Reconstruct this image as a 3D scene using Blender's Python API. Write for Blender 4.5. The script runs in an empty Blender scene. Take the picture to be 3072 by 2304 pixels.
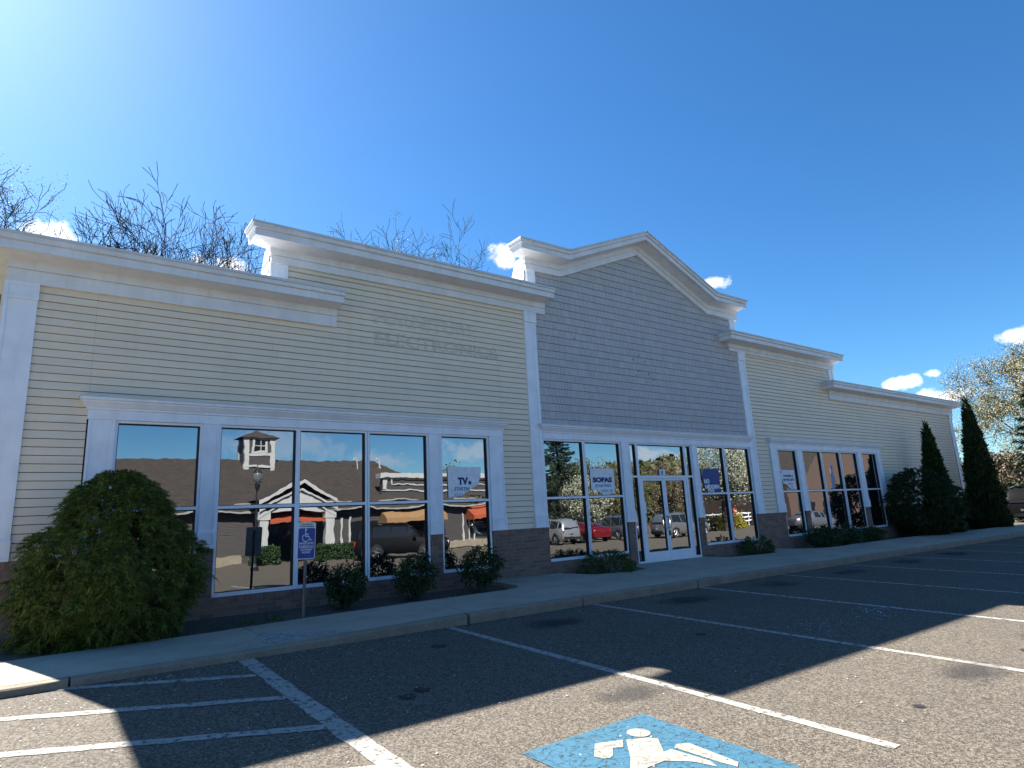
import bpy, math, random
import numpy as np
from mathutils import Vector, Matrix
R = math.radians
rng = random.Random(7)
sc = bpy.context.scene
COL = sc.collection

# ------------------------------------------------------------------ camera
cam_d = bpy.data.cameras.new('camera'); cam = bpy.data.objects.new('camera', cam_d); COL.objects.link(cam)
YAW, PITCH, ROLL = 0.641112, 0.213123, -0.051689
_f = Vector((math.sin(YAW)*math.cos(PITCH), math.cos(YAW)*math.cos(PITCH), math.sin(PITCH)))
_r = Vector((math.cos(YAW), -math.sin(YAW), 0)); _u = _r.cross(_f)
_c, _s = math.cos(ROLL), math.sin(ROLL)
_R = _c*_r + _s*_u; _U = -_s*_r + _c*_u
M = Matrix((( _R.x, _U.x, -_f.x, 0), (_R.y, _U.y, -_f.y, -11.3417), (_R.z, _U.z, -_f.z, 1.75), (0, 0, 0, 1)))
cam.matrix_world = M
cam_d.sensor_width = 36.0; cam_d.lens = 1873.51/3072*36.0
cam_d.clip_start = 0.05; cam_d.clip_end = 3000
sc.camera = cam

# ------------------------------------------------------------------ light
SUN_EL = 42.75; SUN_AZ = -16.9          # azimuth from +Y, positive towards +X
SUN_STRENGTH = 5.0
SKY_STRENGTH = 0.056
sc.view_settings.view_transform = 'Standard'; sc.view_settings.look = 'None'
sc.view_settings.gamma = 1.0; sc.view_settings.exposure = 1.92
world = bpy.data.worlds.new('World'); sc.world = world; world.use_nodes = True
W = world.node_tree; W.nodes.clear()
def wn(t, **k):
    n = W.nodes.new(t)
    for a, b in k.items(): setattr(n, a, b)
    return n
wout = wn('ShaderNodeOutputWorld'); wbg = wn('ShaderNodeBackground')
sky = wn('ShaderNodeTexSky', sky_type='NISHITA'); sky.sun_disc = False
sky.sun_elevation = R(SUN_EL); sky.sun_rotation = R(SUN_AZ)
sky.altitude = 1500; sky.air_density = 1.1; sky.dust_density = 1.3; sky.ozone_density = 3.0
hsv = wn('ShaderNodeHueSaturation'); hsv.inputs['Saturation'].default_value = 1.22
W.links.new(sky.outputs[0], hsv.inputs['Color'])
tint = wn('ShaderNodeMix', data_type='RGBA', blend_type='MULTIPLY'); tint.inputs['Factor'].default_value = 1.0
W.links.new(hsv.outputs[0], tint.inputs['A']); tint.inputs['B'].default_value = (.62, .85, .94, 1)
tc = wn('ShaderNodeTexCoord')
nz = wn('ShaderNodeTexNoise'); nz.inputs['Scale'].default_value = 34; nz.inputs['Detail'].default_value = 6; nz.inputs['Roughness'].default_value = .62
W.links.new(tc.outputs['Generated'], nz.inputs['Vector'])
# small fair weather clouds: (azimuth, elevation, half width deg, half height deg, opacity)
CL = [(-1.6, 22.2, 1.7, 1.2, 1), (5.4, 21.6, 1.4, .9, .9), (11.0, 21.4, 2.6, 1.5, 1), (36.5, 23.8, 1.3, 1.2, 1),
      (56.2, 19.5, 1.2, .55, .85), (69.0, 8.95, 1.25, .55, 1), (71.2, 9.25, .5, .3, .8), (71.9, 7.35, 2.0, .75, 1), (76.9, 10.9, 1.3, .55, .8), (79.5, 8.0, 3, 1.2, .9),
      (163.8, 7.4, 4.5, 1.6, .35), (155.2, 5.8, 2.5, .9, .4), (147.0, 6.5, 3.0, 1.0, .5), (131.7, 5.1, 2.0, .9, .7), (129.2, 4.5, 2.2, .7, .7)]
acc = None
def mth(op, a, b=None, clamp=False):
    n = wn('ShaderNodeMath', operation=op); n.use_clamp = clamp
    for i, v in enumerate((a, b)):
        if v is None: continue
        if isinstance(v, (int, float)): n.inputs[i].default_value = v
        else: W.links.new(v, n.inputs[i])
    return n.outputs[0]
def dotv(v, vec):
    n = wn('ShaderNodeVectorMath', operation='DOT_PRODUCT'); W.links.new(v, n.inputs[0]); n.inputs[1].default_value = vec
    return n.outputs['Value']
for az, el, rx, rz, op in CL:
    a, e = R(az), R(el)
    c = Vector((math.sin(a)*math.cos(e), math.cos(a)*math.cos(e), math.sin(e)))
    t = Vector((math.cos(a), -math.sin(a), 0)); b = t.cross(c)
    u = mth('MULTIPLY', dotv(tc.outputs['Generated'], t), 1/R(rx)); v = mth('MULTIPLY', dotv(tc.outputs['Generated'], b), 1/R(rz))
    r2 = mth('ADD', mth('MULTIPLY', u, u), mth('MULTIPLY', v, v))
    d = mth('SQRT', r2)
    m = mth('ADD', mth('SUBTRACT', 1.12, d), mth('MULTIPLY', mth('SUBTRACT', nz.outputs[0], .5), 3.0))
    m = mth('MULTIPLY', m, 1.7, True)
    front = mth('GREATER_THAN', dotv(tc.outputs['Generated'], c), 0.5)
    lim = mth('LESS_THAN', d, 2.2)
    m = mth('MULTIPLY', mth('MULTIPLY', mth('MULTIPLY', m, front), lim), op)
    acc = m if acc is None else mth('MAXIMUM', acc, m)
mixc = wn('ShaderNodeMix', data_type='RGBA')
W.links.new(acc, mixc.inputs['Factor']); W.links.new(tint.outputs['Result'], mixc.inputs['A'])
mixc.inputs['B'].default_value = (7.0, 7.2, 7.8, 1)
W.links.new(mixc.outputs['Result'], wbg.inputs['Color']); wbg.inputs['Strength'].default_value = SKY_STRENGTH
W.links.new(wbg.outputs[0], wout.inputs['Surface'])

sun_d = bpy.data.lights.new('sun', 'SUN'); sun = bpy.data.objects.new('sun', sun_d); COL.objects.link(sun)
sun_d.energy = SUN_STRENGTH; sun_d.angle = R(0.53); sun_d.color = (1.0, .94, .86)
sd = Vector((math.sin(R(SUN_AZ))*math.cos(R(SUN_EL)), math.cos(R(SUN_AZ))*math.cos(R(SUN_EL)), math.sin(R(SUN_EL))))
sun.rotation_euler = sd.to_track_quat('Z', 'Y').to_euler(); sun.location = (0, 0, 60)

# ------------------------------------------------------------------ helpers
class MB:
    """collects vertices and faces and links them as ONE mesh object"""
    def __init__(s): s.v = []; s.f = []
    def add(s, vs, fs):
        n = len(s.v); s.v.extend([tuple(v) for v in vs]); s.f.extend([tuple(i+n for i in f) for f in fs]); return s
    def box(s, x0, x1, y0, y1, z0, z1):
        if x0 > x1: x0, x1 = x1, x0
        if y0 > y1: y0, y1 = y1, y0
        return s.add([(x0,y0,z0),(x1,y0,z0),(x1,y1,z0),(x0,y1,z0),(x0,y0,z1),(x1,y0,z1),(x1,y1,z1),(x0,y1,z1)],
                     [(0,3,2,1),(4,5,6,7),(0,1,5,4),(1,2,6,5),(2,3,7,6),(3,0,4,7)])
    def prism(s, pts, y0, y1):        # polygon in xz (counter-clockwise seen from -y), extruded along y
        n = len(pts)
        vs = [(x, y0, z) for x, z in pts] + [(x, y1, z) for x, z in pts]
        return s.add(vs, [tuple(range(n)), tuple(range(2*n-1, n-1, -1))] + [(i, i+n, (i+1) % n+n, (i+1) % n) for i in range(n)])
    def flat(s, pts, zf, dz, th=0.004):      # polygon in xy laid on ground function
        n = len(pts)
        return s.add([(x, y, zf(x, y)+dz) for x, y in pts], [tuple(range(n))])
    def tube(s, pts, rads, n=6, cap=True):
        pts = [Vector(p) for p in pts]; rings = []
        prev = None
        for i, p in enumerate(pts):
            t = (pts[min(i+1, len(pts)-1)] - pts[max(i-1, 0)])
            if t.length < 1e-9: t = Vector((0,0,1))
            t.normalize()
            a = Vector((0,0,1)) if abs(t.z) < .9 else Vector((1,0,0))
            if prev is not None: a = prev
            e1 = (a - t*a.dot(t));
            if e1.length < 1e-6: e1 = t.orthogonal()
            e1.normalize(); e2 = t.cross(e1); prev = e1
            r = rads[i] if hasattr(rads, '__len__') else rads
            rings.append([p + (e1*math.cos(2*math.pi*k/n) + e2*math.sin(2*math.pi*k/n))*r for k in range(n)])
        vs = [v for rg in rings for v in rg]; fs = []
        for i in range(len(rings)-1):
            for k in range(n):
                fs.append((i*n+k, i*n+(k+1) % n, (i+1)*n+(k+1) % n, (i+1)*n+k))
        if cap: fs += [tuple(range(n-1, -1, -1)), tuple((len(rings)-1)*n+k for k in range(n))]
        return s.add(vs, fs)
    def lathe(s, prof, c, n=16):
        rings = [[(c[0]+r*math.cos(2*math.pi*k/n), c[1]+r*math.sin(2*math.pi*k/n), c[2]+z) for k in range(n)] for r, z in prof]
        vs = [v for rg in rings for v in rg]
        fs = [(i*n+k, i*n+(k+1) % n, (i+1)*n+(k+1) % n, (i+1)*n+k) for i in range(len(rings)-1) for k in range(n)]
        return s.add(vs, fs + [tuple(range(n-1,-1,-1)), tuple((len(rings)-1)*n+k for k in range(n))])
    def build(s, name, mat, parent=None, smooth=False, loc=None):
        me = bpy.data.meshes.new(name); me.from_pydata(s.v, [], s.f); me.update()
        o = bpy.data.objects.new(name, me); COL.objects.link(o)
        if mat: me.materials.append(mat)
        if smooth: me.polygons.foreach_set('use_smooth', [True]*len(me.polygons))
        if parent: o.parent = parent
        if loc is not None: o.location = loc
        return o
def np_mesh(name, V, F, mat, parent=None, smooth=False):
    me = bpy.data.meshes.new(name)
    V = np.asarray(V, dtype=np.float32); F = np.asarray(F, dtype=np.int32); k = F.shape[1]
    me.vertices.add(len(V)); me.vertices.foreach_set('co', V.ravel())
    me.loops.add(F.size); me.loops.foreach_set('vertex_index', F.ravel())
    me.polygons.add(len(F)); me.polygons.foreach_set('loop_start', np.arange(0, F.size, k, dtype=np.int32))
    me.polygons.foreach_set('loop_total', np.full(len(F), k, dtype=np.int32))
    if smooth: me.polygons.foreach_set('use_smooth', np.ones(len(F), dtype=bool))
    me.update(calc_edges=True); me.validate()
    me.materials.append(mat)
    o = bpy.data.objects.new(name, me); COL.objects.link(o)
    if parent: o.parent = parent
    return o
def tag(o, label=None, cat=None, group=None, kind=None):
    if label: o['label'] = label
    if cat: o['category'] = cat
    if group: o['group'] = group
    if kind: o['kind'] = kind
    return o
def thing(name, label, cat, loc=(0,0,0), rz=0, group=None):
    o = bpy.data.objects.new(name, None); COL.objects.link(o); o.location = loc; o.rotation_euler = (0,0,rz)
    o.empty_display_size = .2
    return tag(o, label, cat, group)
def struct(o): o['kind'] = 'structure'; return o
def copy_tree(o, parent=None):
    c = o.copy(); COL.objects.link(c)
    if parent: c.parent = parent
    for ch in list(o.children): copy_tree(ch, c)
    return c

# ------------------------------------------------------------------ materials
class NT:
    def __init__(s, name):
        s.m = bpy.data.materials.new(name); s.m.use_nodes = True; s.t = s.m.node_tree
        s.b = s.t.nodes['Principled BSDF']; s.out = s.t.nodes['Material Output']
    def n(s, t, **k):
        n = s.t.nodes.new(t)
        for a, b in k.items(): setattr(n, a, b)
        return n
    def l(s, a, b): s.t.links.new(a, b)
    def coord(s, scale=(1,1,1), kind='Object'):
        c = s.n('ShaderNodeTexCoord'); mp = s.n('ShaderNodeMapping'); mp.inputs['Scale'].default_value = scale
        s.l(c.outputs[kind], mp.inputs['Vector']); return mp.outputs[0]
    def noise(s, vec, scale, detail=4, rough=.55):
        n = s.n('ShaderNodeTexNoise'); n.inputs['Scale'].default_value = scale; n.inputs['Detail'].default_value = detail; n.inputs['Roughness'].default_value = rough
        s.l(vec, n.inputs['Vector']); return n.outputs[0]
    def ramp(s, fac, stops):
        r = s.n('ShaderNodeValToRGB'); e = r.color_ramp.elements
        while len(e) < len(stops): e.new(.5)
        for i, (p, c) in enumerate(stops): e[i].position = p; e[i].color = (*c, 1) if len(c) == 3 else c
        s.l(fac, r.inputs[0]); return r.outputs[0]
    def mix(s, fac, a, b, mode='MIX'):
        n = s.n('ShaderNodeMix', data_type='RGBA', blend_type=mode)
        for k, v in (('Factor', fac), ('A', a), ('B', b)):
            if isinstance(v, (int, float)): n.inputs[k].default_value = v
            elif isinstance(v, tuple): n.inputs[k].default_value = (*v, 1)
            else: s.l(v, n.inputs[k])
        return n.outputs['Result']
    def math(s, op, a, b=None, clamp=False):
        n = s.n('ShaderNodeMath', operation=op); n.use_clamp = clamp
        for i, v in enumerate((a, b)):
            if v is None: continue
            if isinstance(v, (int, float)): n.inputs[i].default_value = v
            else: s.l(v, n.inputs[i])
        return n.outputs[0]
    def bump(s, h, strength, dist=.01):
        b = s.n('ShaderNodeBump'); b.inputs['Strength'].default_value = strength; b.inputs['Distance'].default_value = dist
        s.l(h, b.inputs['Height']); s.l(b.outputs[0], s.b.inputs['Normal'])
    def set(s, **k):
        for a, v in k.items():
            i = s.b.inputs[a.replace('_', ' ')]
            if isinstance(v, tuple): i.default_value = (*v, 1) if len(v) == 3 else v
            elif isinstance(v, (int, float)): i.default_value = v
            else: s.l(v, i)
        return s
def painted(name, col, rough=.5, var=.12, scale=3.0, streak=True, spec=.4):
    t = NT(name); v = t.coord()
    a = t.noise(v, scale, 5, .6)
    c = t.ramp(a, [(.3, tuple(x*(1-var) for x in col)), (.7, tuple(min(1, x*(1+var*.4)) for x in col))])
    if streak:
        v2 = t.coord((6, 6, .6)); b = t.noise(v2, 2.0, 4, .6)
        f = t.ramp(b, [(.52, (0,0,0)), (.75, (1,1,1))])
        c = t.mix(t.math('MULTIPLY', f, .22), c, tuple(x*.6 for x in col))
    t.set(Base_Color=c, Roughness=rough, Specular_IOR_Level=spec)
    t.bump(t.noise(v, 60, 2), .05, .004)
    return t.m
def plain(name, col, rough=.5, metal=0, spec=.5):
    t = NT(name); v = t.coord()
    c = t.ramp(t.noise(v, 9, 4), [(.3, tuple(x*.86 for x in col)), (.7, tuple(min(1, x*1.06) for x in col))])
    t.set(Base_Color=c, Roughness=rough, Metallic=metal, Specular_IOR_Level=spec); return t.m
def leafy(name, dark, mid, light, rough=.6, tr=.0):
    t = NT(name)
    g = t.n('ShaderNodeNewGeometry'); v = t.coord()
    a = t.math('ADD', t.math('MULTIPLY', t.noise(v, 5.0, 4, .65), .9), t.math('MULTIPLY', g.outputs['Random Per Island'], .5))
    c = t.ramp(a, [(.4, dark), (.68, mid), (1.0, light)])
    t.set(Base_Color=c, Roughness=rough, Specular_IOR_Level=.25); return t.m

m_white = painted('white_trim_paint', (.82, .85, .90), .45, .10)
m_white2 = painted('white_frame_paint', (.83, .86, .91), .35, .05, streak=False)
m_cornice = painted('weathered_cornice_paint', (.75, .76, .78), .5, .12)
m_capm = painted('roof_edge_metal', (.62, .64, .66), .35, .1)
def siding_mat():
    t = NT('cream_vinyl_siding'); v = t.coord()
    a = t.noise(t.coord((.25, 1, 4)), 2.2, 5, .6); b = t.noise(t.coord((1.2, 1, .12)), 3.0, 5, .65)
    c = t.ramp(a, [(.3, (.78, .65, .49)), (.7, (.86, .725, .555))])
    c = t.mix(t.math('MULTIPLY', t.ramp(b, [(.5, (0,0,0)), (.8, (1,1,1))]), .3), c, (.58, .50, .38))
    g = t.n('ShaderNodeNewGeometry'); c = t.mix(t.math('MULTIPLY', g.outputs['Random Per Island'], .16), c, (.55, .50, .42))
    t.set(Base_Color=c, Roughness=.55, Specular_IOR_Level=.35)
    t.bump(t.noise(t.coord((.6, 1, 25)), 8, 3), .08, .004); return t.m
m_siding = siding_mat()
def shingle_mat():
    t = NT('grey_cedar_shingle'); g = t.n('ShaderNodeNewGeometry')
    grain = t.noise(t.coord((30, 1, 2.2)), 3, 5, .7); big = t.noise(t.coord((.5, 1, .3)), 1.6, 4)
    c = t.mix(t.math('MULTIPLY', g.outputs['Random Per Island'], .8), (.47, .455, .455), (.55, .53, .525))
    c = t.mix(t.math('MULTIPLY', t.ramp(grain, [(.35, (1,1,1)), (.6, (0,0,0))]), .35), c, (.36, .35, .35))
    c = t.mix(t.math('MULTIPLY', t.ramp(big, [(.45, (0,0,0)), (.7, (1,1,1))]), .35), c, (.42, .41, .41))
    t.set(Base_Color=c, Roughness=.8, Specular_IOR_Level=.2); t.bump(grain, .25, .004); return t.m
m_shingle = shingle_mat()
def brick_mat(name, horizontal=True):
    t = NT(name); c = t.n('ShaderNodeTexCoord'); sp = t.n('ShaderNodeSeparateXYZ'); cb = t.n('ShaderNodeCombineXYZ')
    t.l(c.outputs['Object'], sp.inputs[0])
    xy = t.math('ADD', sp.outputs[0], sp.outputs[1])
    if horizontal: t.l(xy, cb.inputs[0]); t.l(sp.outputs[2], cb.inputs[1])
    else: t.l(sp.outputs[2], cb.inputs[0]); t.l(xy, cb.inputs[1])
    b = t.n('ShaderNodeTexBrick'); t.l(cb.outputs[0], b.inputs['Vector'])
    b.inputs['Scale'].default_value = 1.0; b.inputs['Brick Width'].default_value = .215; b.inputs['Row Height'].default_value = .0765
    b.inputs['Mortar Size'].default_value = .0065; b.inputs['Mortar Smooth'].default_value = .25; b.inputs['Bias'].default_value = -.1
    b.inputs['Color1'].default_value = (.21, .135, .10, 1); b.inputs['Color2'].default_value = (.32, .225, .17, 1); b.inputs['Mortar'].default_value = (.29, .245, .20, 1)
    n = t.noise(t.coord(), 7, 5); col = t.mix(t.math('MULTIPLY', n, .6), b.outputs['Color'], (.115, .09, .08))
    t.set(Base_Color=col, Roughness=.9, Specular_IOR_Level=.15)
    h = t.math('ADD', t.math('MULTIPLY', b.outputs['Fac'], -1.0), t.math('MULTIPLY', t.noise(t.coord(), 90, 3), .4))
    t.bump(h, .6, .006); return t.m
m_brick = brick_mat('brown_brick'); m_soldier = brick_mat('brown_brick_soldier', False)
def glass_mat():
    t = NT('tinted_mirror_glass')
    gl = t.n('ShaderNodeBsdfGlossy'); gl.inputs['Roughness'].default_value = 0.0; gl.inputs['Color'].default_value = (.93, .97, 1, 1)
    df = t.n('ShaderNodeBsdfDiffuse'); df.inputs['Color'].default_value = (.008, .009, .011, 1)
    lw = t.n('ShaderNodeLayerWeight'); lw.inputs['Blend'].default_value = .35
    f = t.math('ADD', t.math('MULTIPLY', lw.outputs['Facing'], .24), .29)
    mx = t.n('ShaderNodeMixShader'); t.l(f, mx.inputs[0]); t.l(df.outputs[0], mx.inputs[1]); t.l(gl.outputs[0], mx.inputs[2])
    bp = t.n('ShaderNodeBump'); bp.inputs['Strength'].default_value = .012; bp.inputs['Distance'].default_value = .05
    t.l(t.noise(t.coord(), 2.3, 2), bp.inputs['Height']); t.l(bp.outputs[0], gl.inputs['Normal'])
    t.l(mx.outputs[0], t.out.inputs['Surface']); return t.m
m_glass = glass_mat()
m_gasket_shade = plain('black_gasket_shade', (.012, .012, .015), .6)
m_dark = plain('dark_wall', (.03, .03, .032), .9)
m_shade_backing = plain('black_shade_backing', (.03, .027, .024), .95)  # backing colour: black stands in for shade in siding and shingle gaps
m_roofm = plain('roof_membrane', (.18, .18, .18), .9)
def asphalt_mat():
    t = NT('weathered_asphalt'); v = t.coord()
    vo = t.n('ShaderNodeTexVoronoi'); vo.inputs['Scale'].default_value = 125; t.l(v, vo.inputs['Vector'])
    vo2 = t.n('ShaderNodeTexVoronoi'); vo2.inputs['Scale'].default_value = 58; t.l(v, vo2.inputs['Vector'])
    sp = t.n('ShaderNodeSeparateColor'); t.l(vo.outputs['Color'], sp.inputs[0])
    sp2 = t.n('ShaderNodeSeparateColor'); t.l(vo2.outputs['Color'], sp2.inputs[0])
    f = t.math('ADD', t.math('MULTIPLY', sp.outputs[0], .55), t.math('MULTIPLY', sp2.outputs[1], .45))
    c = t.ramp(f, [(.12, (.036, .0315, .0255)), (.5, (.100, .087, .0695)), (.88, (.215, .187, .148))])
    big = t.noise(v, .55, 6, .6)
    c = t.mix(t.math('MULTIPLY', t.ramp(big, [(.46, (0,0,0)), (.75, (1,1,1))]), .28), c, (.058, .055, .051))
    med = t.noise(v, 3.5, 5, .65)
    c = t.mix(t.math('MULTIPLY', t.ramp(med, [(.55, (0,0,0)), (.75, (1,1,1))]), .3), c, (.07, .066, .06))
    fine = t.noise(v, 14, 3, .7)
    c = t.mix(t.ramp(fine, [(.70, (0,0,0)), (.76, (.55,.55,.55))]), c, (.05, .048, .045))
    t.set(Base_Color=c, Roughness=.92, Specular_IOR_Level=.2)
    t.bump(t.math('ADD', f, t.math('MULTIPLY', vo.outputs['Distance'], -1.2)), .4, .004); return t.m
m_asphalt = asphalt_mat()
def worn(name, col, lo=.30, hi=.40, scale=16, rough=.75, ck=.25):
    """paint on asphalt that has flaked off in small patches"""
    t = NT(name); v = t.coord()
    n = t.noise(v, scale, 6, .7); vo = t.n('ShaderNodeTexVoronoi', feature='DISTANCE_TO_EDGE'); vo.inputs['Scale'].default_value = 11
    wv = t.n('ShaderNodeMix', data_type='VECTOR'); wv.inputs['Factor'].default_value = .12
    nn = t.n('ShaderNodeTexNoise'); nn.inputs['Scale'].default_value = 6; t.l(v, nn.inputs['Vector']); t.l(v, wv.inputs['A']); t.l(nn.outputs['Color'], wv.inputs['B'])
    t.l(wv.outputs['Result'], vo.inputs['Vector'])
    crack = t.ramp(vo.outputs['Distance'], [(.015, (0,0,0)), (.05, (1,1,1))])
    keep = t.ramp(n, [(lo, (0,0,0)), (hi, (1,1,1))])
    a = t.math('MULTIPLY', keep, t.math('ADD', t.math('MULTIPLY', crack, ck), 1-ck))
    c = t.ramp(t.noise(v, 30, 4), [(.3, tuple(x*.78 for x in col)), (.7, tuple(min(1, x*1.05) for x in col))])
    t.set(Base_Color=c, Roughness=rough, Specular_IOR_Level=.25, Alpha=a)
    t.bump(t.noise(v, 70, 2), .5, .005); return t.m
m_line = worn('white_line_paint', (.345, .332, .30), .35, .47, ck=.2)
m_lineold = worn('faded_white_line_paint', (.40, .39, .36), .36, .50)
m_bluepad = worn('light_blue_pad_paint', (.042, .135, .205), .32, .46, 18, ck=.35)
m_symbol = worn('cream_symbol_paint', (.34, .32, .27), .30, .40, 20, ck=.4)
def stain_mat(name, col, thr=.50, maxa=.75, scale=3.4):
    t = NT(name); c = t.n('ShaderNodeTexCoord')
    g = t.n('ShaderNodeTexGradient', gradient_type='QUADRATIC_SPHERE')
    mp = t.n('ShaderNodeMapping'); mp.inputs['Location'].default_value = (-1, -1, 0); mp.inputs['Scale'].default_value = (2, 2, 0)
    t.l(c.outputs['Generated'], mp.inputs['Vector']); t.l(mp.outputs[0], g.inputs[0])
    n = t.noise(t.coord(), scale, 6, .65)
    a = t.math('MULTIPLY', t.ramp(t.math('ADD', t.math('MULTIPLY', g.outputs['Fac'], .75), t.math('MULTIPLY', n, .75)), [(thr, (0,0,0)), (thr+.35, (1,1,1))]), maxa)
    t.set(Base_Color=col, Roughness=.75, Alpha=a); return t.m
m_oil = stain_mat('oil_stain', (.014, .014, .016))
m_patch = stain_mat('tar_patch', (.012, .012, .013), .2, .9)
def concrete_mat(name, lo, hi, sc_=1.0):
    t = NT(name); v = t.coord()
    a = t.noise(v, 1.3*sc_, 6, .6); b = t.noise(v, 45, 3, .7)
    c = t.ramp(a, [(.3, lo), (.7, hi)]); c = t.mix(t.math('MULTIPLY', t.ramp(b, [(.4, (1,1,1)), (.6, (0,0,0))]), .3), c, tuple(x*.6 for x in lo))
    c = t.mix(t.ramp(t.noise(v, 5, 5, .7), [(.62, (0,0,0)), (.72, (.4,.4,.4))]), c, tuple(x*.5 for x in lo))
    t.set(Base_Color=c, Roughness=.9, Specular_IOR_Level=.2); t.bump(b, .35, .004); return t.m
m_walk = concrete_mat('sidewalk_concrete', (.33, .285, .22), (.47, .415, .33))
m_curb = concrete_mat('curb_concrete', (.22, .185, .135), (.33, .285, .215), 2)
m_mulch = concrete_mat('dark_mulch', (.030, .024, .018), (.075, .06, .045), 4)
def lawn_mat():
    t = NT('grass'); v = t.coord(); a = t.noise(v, .6, 6, .7)
    t.set(Base_Color=t.ramp(a, [(.3, (.03, .055, .015)), (.7, (.08, .11, .03))]), Roughness=.95); t.bump(t.noise(v, 12, 3), .8, .03); return t.m
m_lawn = lawn_mat()
m_bark = concrete_mat('grey_bark', (.045, .037, .030), (.10, .085, .07), 6)
m_twig = plain('dark_twig', (.024, .019, .016), .9)
m_bush = leafy('thread_cypress_foliage', (.020, .042, .009), (.080, .118, .020), (.25, .265, .045))
m_box = leafy('boxwood_leaf', (.014, .032, .012), (.028, .058, .018), (.05, .085, .03))
m_yew = leafy('yew_needle', (.02, .05, .012), (.045, .09, .018), (.09, .14, .03))
m_arb = leafy('arborvitae_foliage', (.010, .022, .008), (.020, .042, .012), (.045, .075, .016))
m_conif = leafy('spruce_needle', (.010, .022, .012), (.020, .038, .02), (.04, .06, .032))
m_bud = leafy('tan_spring_bud', (.15, .13, .06), (.27, .24, .11), (.42, .38, .19))
m_ybud = leafy('yellow_spring_bud', (.25, .22, .05), (.42, .38, .10), (.58, .54, .2))
m_pear = leafy('white_blossom', (.12, .13, .075), (.30, .31, .22), (.52, .52, .41))
m_wood = leafy('spring_wood_foliage', (.04, .045, .018), (.085, .09, .035), (.16, .15, .07))
m_brown = leafy('brown_understory', (.07, .05, .03), (.14, .105, .065), (.21, .17, .11))
m_fors = leafy('yellow_forsythia', (.14, .12, .012), (.30, .25, .02), (.45, .38, .04))
m_dry = plain('dry_straw', (.22, .18, .12), .9)
m_grey_metal = plain('galvanised_steel', (.20, .20, .20), .5, .6)
m_black = plain('black_metal', (.015, .015, .016), .4)
m_paper = plain('white_poster_paper', (.78, .80, .82), .6)
m_navy = plain('navy_ink', (.008, .025, .13), .5)
m_teal = plain('pale_blue_ink', (.10, .27, .48), .5)
m_blueposter = plain('blue_poster_paper', (.012, .045, .22), .5)
m_green = plain('green_poster_ink', (.12, .34, .16), .5)
m_signblue = plain('sign_blue', (.008, .05, .30), .4)
m_signwhite = plain('sign_white', (.74, .76, .76), .4)
m_ghost = plain('dirty_letter_ghost', (.48, .42, .335), .9)
m_smudge = plain('grey_letter_ghost', (.68, .58, .455), .9)

# ------------------------------------------------------------------ ground functions
def G(x, y):
    return 0.4728 - 0.00507*min(max(x, -40), 60) + 0.0309*min(max(y, -14), 0)
def curb_h(x): return .075 + (.135-.075)*min(max((x-1.8)/3.2, 0), 1)
def SW(x, y):      # sidewalk top
    return G(x, -3.4) + curb_h(x) + .016*(y+3.4)

# ------------------------------------------------------------------ setting: ground, lot, pavement
xs = [-900, -300, -60, -40, -20, 0, 20, 40, 60, 130, 400, 900]; ys = [-900, -300, -60, -45, -14, 0, 20, 60, 200, 900]
g = MB()
g.v = [(x, y, G(x, y)-.03) for y in ys for x in xs]; nx = len(xs)
g.f = [(j*nx+i, j*nx+i+1, (j+1)*nx+i+1, (j+1)*nx+i) for j in range(len(ys)-1) for i in range(nx-1)]
struct(g.build('ground', m_lawn))
lx = [-60, -40] + list(range(-36, 61, 4)) + [130]; ly = [-44, -28, -14, -11, -8, -5, -3, 0, 6]
g = MB(); nx = len(lx)
g.v = [(x, y, G(x, y)) for y in ly for x in lx]
g.f = [(j*nx+i, j*nx+i+1, (j+1)*nx+i+1, (j+1)*nx+i) for j in range(len(ly)-1) for i in range(nx-1)]
lot = struct(g.build('parking_lot', m_asphalt))
def strip(p, q, w, dz=.004, seg=10, jit=.004):
    p, q = Vector(p), Vector(q); d = (q-p); L = d.length; d.normalize(); n = Vector((-d.y, d.x)); m = MB(); vs = []
    seg = max(seg, int(L/.12))
    for i in range(seg+1):
        c = p + d*L*i/seg
        for s_ in (-1, 1):
            a = c + n*(s_*w/2 + rng.uniform(-jit, jit)); vs.append((a.x, a.y, G(a.x, a.y)+dz))
    m.add(vs, [(2*i, 2*i+1, 2*i+3, 2*i+2)[::-1] for i in range(seg)]); return m
def line(p, q, w, mat=None, dz=.004, jit=.004):
    o = strip(p, q, w, dz, jit=jit).build('parking_line', mat or m_line, lot); return o
line((1.965, -3.14), (1.93, -8.4), .17, jit=.012)
for i in range(4): line((-.95+i*.05, -2.84-1.03*i), (1.865, -4.25-.995*i), .115, jit=.008, dz=.0045)
line((-.90, -3.5), (-.72, -8.4), .12)
for i in range(10):
    x = 4.60 + 2.733*i; line((x, -3.46), (x+.02, -9.15), .105 if i < 3 else .09, m_line if i < 2 else m_lineold)
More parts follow.
